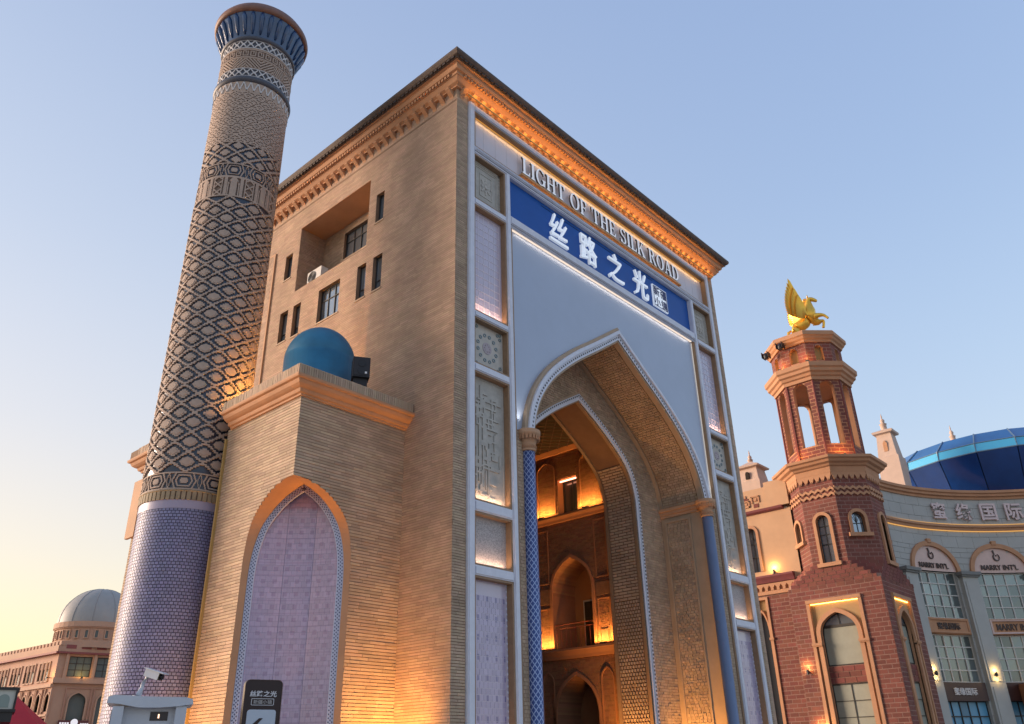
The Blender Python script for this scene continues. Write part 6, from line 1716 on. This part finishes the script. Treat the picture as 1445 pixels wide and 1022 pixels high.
# ================================================================ far domed building on the left
def make_domed():
    t = thing('domed_building', 'far salmon stone building with a big grey dome and arched windows at the left', 'building', (12, 62, 0))
    c = np.array([12.12, 58.78]); wl = np.array([11.25, 69.57]); fr_ = np.array([15.94, 57.94])
    sal = mat('salmon_stone', (.46, .25, .17), .8, noise=.12, nscale=.4); sal2 = mat('salmon_stone_pale', (.5, .3, .2), .8, noise=.1, nscale=.5); rdl = mat('dark_red_ledge', (.26, .07, .06), .7)
    dm = mat('grey_dome', (.33, .32, .30), .55, noise=.1, nscale=.6); gls = mat('far_glass', (.1, .13, .12), .5)
    uw = (c-wl); uw = uw/np.linalg.norm(uw); nw = np.array([uw[1], -uw[0]]); 
    WG = frame((wl[0], wl[1], 0), (uw[0], uw[1], 0), (-abs(nw[0]), nw[1]*(1 if nw[0] < 0 else -1), 0))
    Lw = float(np.linalg.norm(c-wl))
    Z_ = lambda d: Lw-d      # d = distance left of the corner
    uf = (fr_-c); Lf = 9.0; uf = uf/np.linalg.norm(uf); FG = frame((c[0], c[1], 0), (uf[0], uf[1], 0), (uf[1], -uf[0], 0))
    # long wing
    ow = [(d, d+.42, 8.5, 9.35) for d in (1.1, 1.75, 2.4, 3.6, 4.25, 4.9, 6.1, 6.75, 7.4, 8.6, 9.25, 9.9)]
    aw = [(d, .42) for d in (.35, 1.9, 3.15, 4.4, 5.65, 6.9, 8.15, 9.4)]
    U0 = -12.0
    wz = interp_w(POINT, .34, 6.9, 7.45)
    def iv(z):
        hs = []
        if 8.5 < z < 9.35: hs = [(Z_(b), Z_(a)) for a, b, _, _ in ow]
        if 6.1 < z < 7.45: hs = [(Z_(d)-wz(z), Z_(d)+wz(z)) for d, _ in aw]
        if 2.5 < z < 5.6: hs = [(Z_(d)-.34, Z_(d)+.34) for d, _ in aw]
        hs = sorted([h for h in hs if h[1] > h[0]]); out = []; x = U0
        for a, b in hs: out.append((x, a)); x = b
        out.append((x, Lw)); return out
    zs = sorted(set([0, 2.5, 5.6, 6.1, 6.9, 8.5, 9.35, 10.5]+[6.9+.55*f for f, _ in POINT]))
    b = MB(); sheet(b, WG, zs, iv, 0); b.build('wing_wall', sal, t)
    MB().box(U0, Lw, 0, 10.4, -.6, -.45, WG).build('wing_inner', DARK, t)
    for a, bb, z0, z1 in ow:
        p = MB(); p.box(Z_(bb)-.08, Z_(bb), z0-.1, z1+.5, 0, .08, WG).box(Z_(a), Z_(a)+.08, z0-.1, z1+.5, 0, .08, WG).box(Z_(bb)-.08, Z_(a)+.08, z1+.5, z1+.6, 0, .08, WG).box(Z_(bb)-.05, Z_(a)+.05, z0-.15, z0-.03, 0, .08, WG); f = p.build('window', sal2, t)
        MB().box(Z_(bb), Z_(a), z0, z1, -.3, -.25, WG).build('pane', gls, f)
    for d, w in aw:
        p = arch_pts(POINT, Z_(d), .34, 6.9, 7.45, 6.1); f = MB().ring(p, offset(p, .09), 0, .09, WG).build('arched_window', sal2, t)
        MB().box(Z_(d)-.34, Z_(d)+.34, 6.1, 7.45, -.3, -.25, WG).build('pane', gls, f)
        MB().box(Z_(d)-.55, Z_(d)-.47, 2.3, 7.8, 0, .12, WG).box(Z_(d)+.47, Z_(d)+.55, 2.3, 7.8, 0, .12, WG).build('mullion_pier', sal2, t)
        MB().box(Z_(d)-.34, Z_(d)+.34, 2.5, 5.6, -.3, -.25, WG).build('lower_pane', gls, f)
    MB().box(U0, Lw+.1, 7.9, 8.15, -.1, .22, WG).build('string_course', sal2, t)
    MB().box(U0, Lw+.1, 5.75, 5.9, -.1, .15, WG).build('string_course', sal2, t)
    MB().box(U0, Lw+.2, 10.45, 10.6, -.3, .35, WG).build('eave_ledge', rdl, t)
    b = MB(); b.box(U0, Lw+.1, 10.6, 11.1, -.4, .2, WG)
    x = U0
    while x < Lw: b.box(x, x+.32, 11.1, 11.4, -.35, .15, WG); x += .6
    b.build('parapet', sal2, t)
    # front block
    wins = [(.85, 2.55, 8.72, 10.28), (2.95, 4.65, 8.7, 10.28), (5.05, 6.75, 8.7, 10.28)]
    ars = [2.0, 4.1, 6.2]; wf = interp_w(POINT, .62, 6.8, 7.5)
    def iv2(z):
        hs = []
        if 8.72 < z < 10.28: hs = [(a, b) for a, b, _, _ in wins]
        if 5.2 < z < 7.5: hs = [(a-wf(z), a+wf(z)) for a in ars]
        out = []; x = 0
        for a, b in hs: out.append((x, a)); x = b
        out.append((x, Lf)); return out
    zs = sorted(set([0, 5.2, 6.8, 8.72, 10.28, 10.5]+[6.8+.7*f for f, _ in POINT]))
    b = MB(); sheet(b, FG, zs, iv2, 0); b.box(0, Lf, 0, 10.4, -.9, -.7, FG); b.build('front_wall', sal2, t)
    for a, bb, z0, z1 in wins: win_unit(FG, a, bb, z0, z1, .2, 3, 3, t, glass=gls, fr=.05, muntin=.05)
    for a in ars:
        p = arch_pts(POINT, a, .62, 6.8, 7.5, 5.2); MB().ring(p, offset(p, .12), 0, .12, FG).build('arch_trim', sal2, t)
        MB().box(a-.62, a+.62, 5.2, 7.5, -.4, -.3, FG).build('arch_glass', gls, t)
        q = MB(); q.box(a-.98, a-.9, 2, 7.9, 0, .1, FG).box(a+.9, a+.98, 2, 7.9, 0, .1, FG).box(a-.9, a+.9, 7.82, 7.9, 0, .1, FG); q.build('frame', sal, t)
    for x in (.55, 2.65, 4.75, 6.85): MB().box(x, x+.22, 8.6, 10.45, 0, .2, FG).build('pier', sal2, t)
    MB().box(-.1, Lf, 8.2, 8.6, -.1, .35, FG).build('balcony_ledge', sal2, t)
    MB().box(-.1, Lf, 10.45, 10.6, -.3, .35, FG).build('eave_ledge', rdl, t)
    MB().box(-.1, Lf, 10.6, 11.4, -.4, .2, FG).build('parapet', sal2, t)
    for k in range(6): MB().box(.4+k*1.15, 1.15+k*1.15, 10.85, 11.15, .2, .22, FG).build('parapet_inset', rdl, t)
    # sign over the door
    s = MB().box(.9, 3.1, 5.0, 5.45, .1, .3, FG).build('shop_sign', mat('maroon_far', (.12, .03, .03), .6), t)
    w = mat('sign_glow', (.8, .8, .8), emit=(1, .95, .98), es=.1)
    MB().prism([(2.05+.26*math.cos(a), 5.3+.26*math.sin(a)) for a in np.linspace(0, 2*math.pi, 19)[:-1]], .3, .36, FG).build('sign_disc', w, s)
    for k in range(4): MB().box(1.0+k*.18, 1.13+k*.18, 5.17, 5.3, .3, .34, FG).build('sign_glyph', w, s)
    for k in range(4): MB().box(2.5+k*.16, 2.62+k*.16, 5.12, 5.24, .3, .34, FG).build('sign_glyph', w, s)
    # drum and dome
    dc = np.array([15.57, 60.95])
    MB().lathe([(3.4, 11.0), (3.4, 11.55), (3.15, 11.6), (3.15, 12.55), (3.25, 12.58), (3.3, 12.66), (3.36, 12.68), (3.36, 13.1), (3.2, 13.12)], dc, 40).build('drum', sal2, t)
    for k in range(26):
        a = 2*math.pi*k/26; nx, ny = math.cos(a), math.sin(a); m = frame((dc[0]+nx*3.15, dc[1]+ny*3.15, 0), (-ny, nx, 0), (nx, ny, 0))
        f = MB().ring([(-.11, 11.8), (.11, 11.8), (.11, 12.38), (-.11, 12.38)], [(-.19, 11.72), (.19, 11.72), (.19, 12.46), (-.19, 12.46)], 0, .09, m, closed=True).build('drum_window', sal2, t)
        MB().box(-.11, .11, 11.8, 12.38, -.02, .02, m).build('pane', gls, f)
    MB().lathe([(3.22*math.cos(q), 13.12+3.15*math.sin(q)) for q in np.linspace(0, math.pi/2*.999, 18)], dc, 48, cap=False).build('dome', dm, t, smooth=True)
    b = MB()
    for k in range(12):
        a = 2*math.pi*k/12; b.tube([(dc[0]+3.225*math.cos(q)*math.cos(a), dc[1]+3.225*math.cos(q)*math.sin(a), 13.12+3.155*math.sin(q)) for q in np.linspace(0, math.pi/2, 14)], .03, 4)
    b.build('dome_ribs', mat('dome_rib', (.26, .25, .24), .6), t)
    MB().box(Z_(6), Z_(3.4), 11.0, 12.2, -4, -2.5, WG).box(Z_(3.2), Z_(2.4), 11.4, 12.75, -3.4, -2.6, WG).build('roof_house', mat('roof_house_white', (.5, .5, .5), .7), t)
    return t, FG, WG, Z_
_dom, FG_, WG_, ZZ_ = make_domed()
for (mp_, u, z, lab) in ((FG_, 1.95, 8.65, 'amber light on the balcony ledge of the far domed building'), (WG_, ZZ_(.3), 8.6, 'amber light at the corner of the far domed building')):
    p_ = mp_(u, z, .45); t = thing('wall_light', lab, 'wall light', tuple(float(q) for q in p_), 'wall lights on the far domed building')
    MB().box(p_[0]-.06, p_[0]+.06, p_[1]-.06, p_[1]+.06, p_[2]-.05, p_[2]+.06).build('housing', HOUS, t)
    q_ = mp_(u, z, .05); MB().tube([tuple(p_), tuple(q_)], .03, 5).build('arm', HOUS, t)
    point(t, (p_[0], p_[1], p_[2]+.25), 4, (1, .6, .15), .08)

# ================================================================ close objects along the lower edge
def near_frame(az, d, face_to=None):
    a = math.radians(az); x, y = -15.037+d*math.sin(a), -15.767+d*math.cos(a); b = a
    r = (math.cos(b), -math.sin(b), 0); n = (-math.sin(b), -math.cos(b), 0)      # right and towards the viewer
    return (x, y), frame((x, y, 0), r, n)
def make_detector():
    (x, y), mp = near_frame(25.4, 10.6)
    t = thing('security_gate', 'pale grey walk-through security gate in front of the minaret base', 'security gate', (x, y, 0))
    g = mat('detector_grey', (.5, .53, .58), .5, noise=.06, nscale=5); dg = mat('detector_side', (.3, .3, .33), .5)
    for u in (-.36, .27): MB().box(u, u+.11, 0, 2.24, -.3, .3, mp).build('side_panel', g, t)
    MB().box(-.37, -.362, 0, 2.2, -.28, .28, mp).build('side_strip', dg, t)
    # top beam with an upswept front edge
    pts = [(-.25, 2.24), (.27, 2.24), (.27, 2.06), (-.25, 2.06)]
    MB().prism(pts, -.2, .2, mp).build('cross_beam', g, t)
    pts = [(-.42, 2.33), (-.36, 2.35), (.0, 2.335), (.36, 2.33), (.43, 2.31), (.44, 2.26), (.3, 2.24), (.1, 2.225), (-.1, 2.225), (-.3, 2.26), (-.42, 2.27)]
    MB().prism(pts, -.32, .32, mp).build('top_cap', g, t)
    MB().box(.02, .2, 2.10, 2.19, .2, .206, mp).build('display', mat('display_black', (.02, .015, .02), .3), t)
    MB().box(.10, .115, 2.125, 2.165, .2065, .208, mp).build('display_digit', led('digit_red', (1, .6, .4), .5), t)
    (x2, y2), m2 = near_frame(24.75, 10.6)
    c = thing('security_camera', 'grey bullet security camera on a curved bracket on top of the security gate', 'camera', (x2, y2, 2.33))
    MB().tube([m2(-.04, 2.33, .1), m2(-.01, 2.36, .1), m2(.01, 2.44, .1), m2(.02, 2.50, .1), m2(.05, 2.555, .1)], [.05, .035, .02, .02, .025], 10).build('bracket', g, c, smooth=True)
    # body points right and down
    P0 = Vector(m2(.035, 2.60, .1)); P1 = Vector(m2(.18, 2.545, .22)); d = (P1-P0).normalized(); rgt = d.cross(Vector((0, 0, 1))).normalized(); up = rgt.cross(d)
    def bm(a, b, h): return tuple(P0+d*a+rgt*b+up*h)
    L = (P1-P0).length
    MB().box(0, L, -.036, .036, -.04, .036, bm).build('body', g, c)
    MB().box(-.02, L+.06, -.045, .045, .037, .046, bm).build('sun_shield', g, c)
    MB().box(L, L+.012, -.034, .034, -.038, .034, bm).build('front_glass', mat('camera_black', (.01, .01, .012), .2), c)
    MB().tube([bm(L+.012, 0, 0), bm(L+.03, 0, 0)], .024, 14).build('lens', MATS['camera_black'], c)
make_detector()
def make_totem():
    (x, y), mp0 = near_frame(31.9, 10)
    br = mat('totem_brown', (.018, .005, .005), .5, noise=.08, nscale=4); lt = mat('totem_letter', (.6, .6, .62), .5); ar = mat('arrow_panel', (.42, .48, .56), .4)
    t = thing('direction_sign', 'dark brown direction totem with white characters and a left arrow before the niche', 'sign', (x, y, 0))
    u0, u1, zt, r = -.205, .205, 2.49, .055; a = math.radians(14)
    def mp(u, v, h): return mp0(np.asarray(u)*math.cos(a)+np.asarray(h)*math.sin(a), v, -np.asarray(u)*math.sin(a)+np.asarray(h)*math.cos(a))
    def rr(u0, u1, z0, z1, r, n=6):
        o = []
        for cx, cz, s in ((u1-r, z1-r, 0), (u0+r, z1-r, 90), (u0+r, z0+r, 180), (u1-r, z0+r, 270)):
            for k in range(n+1): q = math.radians(s+90*k/n); o.append((cx+r*math.cos(q), cz+r*math.sin(q)))
        return o
    MB().prism(rr(u0, u1, 0, zt, r), -.07, .0, mp).build('panel', br, t)
    MB().ring(rr(u0+.006, u1-.006, .006, zt-.006, r-.006), rr(u0, u1, 0, zt, r), -.002, .006, mp, closed=True).build('rim', mat('totem_rim', (.1, .05, .045), .3), t)
    text_mesh('lettering', '丝路之光', .1, .006, lt, t, lambda x_, y_, h: mp(x_, 2.345+y_, .004+h), bold=.002, fit=(.29, .062), kind='stuff')
    text_mesh('lettering', '新疆小镇', .1, .005, mat('totem_letter_grey', (.35, .34, .33), .5), t, lambda x_, y_, h: mp(x_, 2.262+y_, .004+h), bold=.0008, fit=(.2, .042), kind='stuff')
    MB().ring(rr(-.118, .118, 2.233, 2.292, .008), rr(-.123, .123, 2.228, 2.297, .01), 0, .005, mp, closed=True).build('text_border', lt, t)
    MB().prism(rr(-.155, .155, 1.75, 2.185, .03), 0, .006, mp).build('arrow_panel', ar, t)
    MB().prism([(-.115, 2.015), (-.02, 2.10), (.02, 2.10), (-.035, 2.04), (.11, 2.04), (.11, 1.99), (-.035, 1.99), (.02, 1.93), (-.02, 1.93)], .0061, .010, mp).build('arrow', br, t)
make_totem()
def make_lightbox():
    (x, y), mp = near_frame(17.45, 10)
    t = thing('stall_kiosk', 'black framed kiosk with small arched windows and white wall panels at the lower left edge', 'kiosk', (x, y, 0))
    bk = mat('kiosk_black', (.015, .013, .013), .5); wp = mat('kiosk_white', (.55, .54, .52), .6); cr = mat('kiosk_cream', (.5, .5, .44), .6); gn = mat('kiosk_green', (.22, .27, .24), .5)
    MB().box(-.9, .17, 2.36, 2.385, -.5, .02, mp).box(-.9, .17, 2.16, 2.185, -.5, .02, mp).box(-.9, .15, 2.07, 2.16, -.5, .0, mp).build('frame', bk, t)
    MB().box(-.9, .15, 2.185, 2.36, -.48, 0, mp).build('upper_box', cr, t)
    for k, u in enumerate((-.9, -.62, -.34, -.06, .14)): MB().box(u, u+.02, 2.185, 2.36, -.02, .02, mp).build('post', bk, t)
    for u in (-.88, -.6, -.32): 
        p = arch_pts(ROUND, u+.14, .09, 2.27, 2.33, 2.2); MB().ring(p, offset(p, .015), 0, .012, mp).build('arch_trim', cr, t); MB().prism(p, .0005, .004, mp).build('arch_pane', gn, t)
    p = arch_pts(ROUND, .05, .05, 2.27, 2.32, 2.2); MB().prism(p, .0005, .004, mp).build('arch_pane', gn, t)
    for z0, z1 in ((1.78, 2.06), (1.48, 1.77), (1.2, 1.47), (.9, 1.19), (.6, .89), (.3, .59), (0, .29)):
        for u in (-.9, -.5, -.1): MB().box(u, min(u+.39, .02), z0, z1-.01, -.4, -.02, mp).build('wall_panel', wp, t)
    MB().box(-.9, .03, 0, 2.07, -.42, -.045, mp).build('body', bk, t)
    (x, y), mp = near_frame(18.15, 11)
    t = thing('red_canopy', 'red fabric canopy sloping down behind the kiosk at the lower left', 'canopy', (x, y, 0))
    rd = mat('red_fabric', (.5, .02, .03), .7, noise=.1, nscale=3); R_ = 1.05
    b = MB(); n = 8; ap = mp(0, 2.44, -.5)
    rim = [mp(R_*math.cos(2*math.pi*k/n), 1.6, -.5+R_*math.sin(2*math.pi*k/n)) for k in range(n)]
    for k in range(n): b.poly([tuple(ap), tuple(rim[k]), tuple(rim[(k+1) % n])])
    for k in range(n):
        a_, c_ = rim[k], rim[(k+1) % n]; b.poly([tuple(a_), tuple(a_-np.array([0, 0, .15])), tuple(c_-np.array([0, 0, .15])), tuple(c_)])
    b.build('fabric', rd, t)
    MB().tube([tuple(mp(0, 0, -.5)), tuple(mp(0, 2.2, -.5))], .025, 8).build('pole', mat('pole_grey', (.3, .3, .3), .4, metal=.6), t)
    MB().lathe([(.25, 0), (.25, .08), (.03, .1)], tuple(mp(0, 0, -.5)[:2]), 16).build('base', MATS['pole_grey'], t)
make_lightbox()
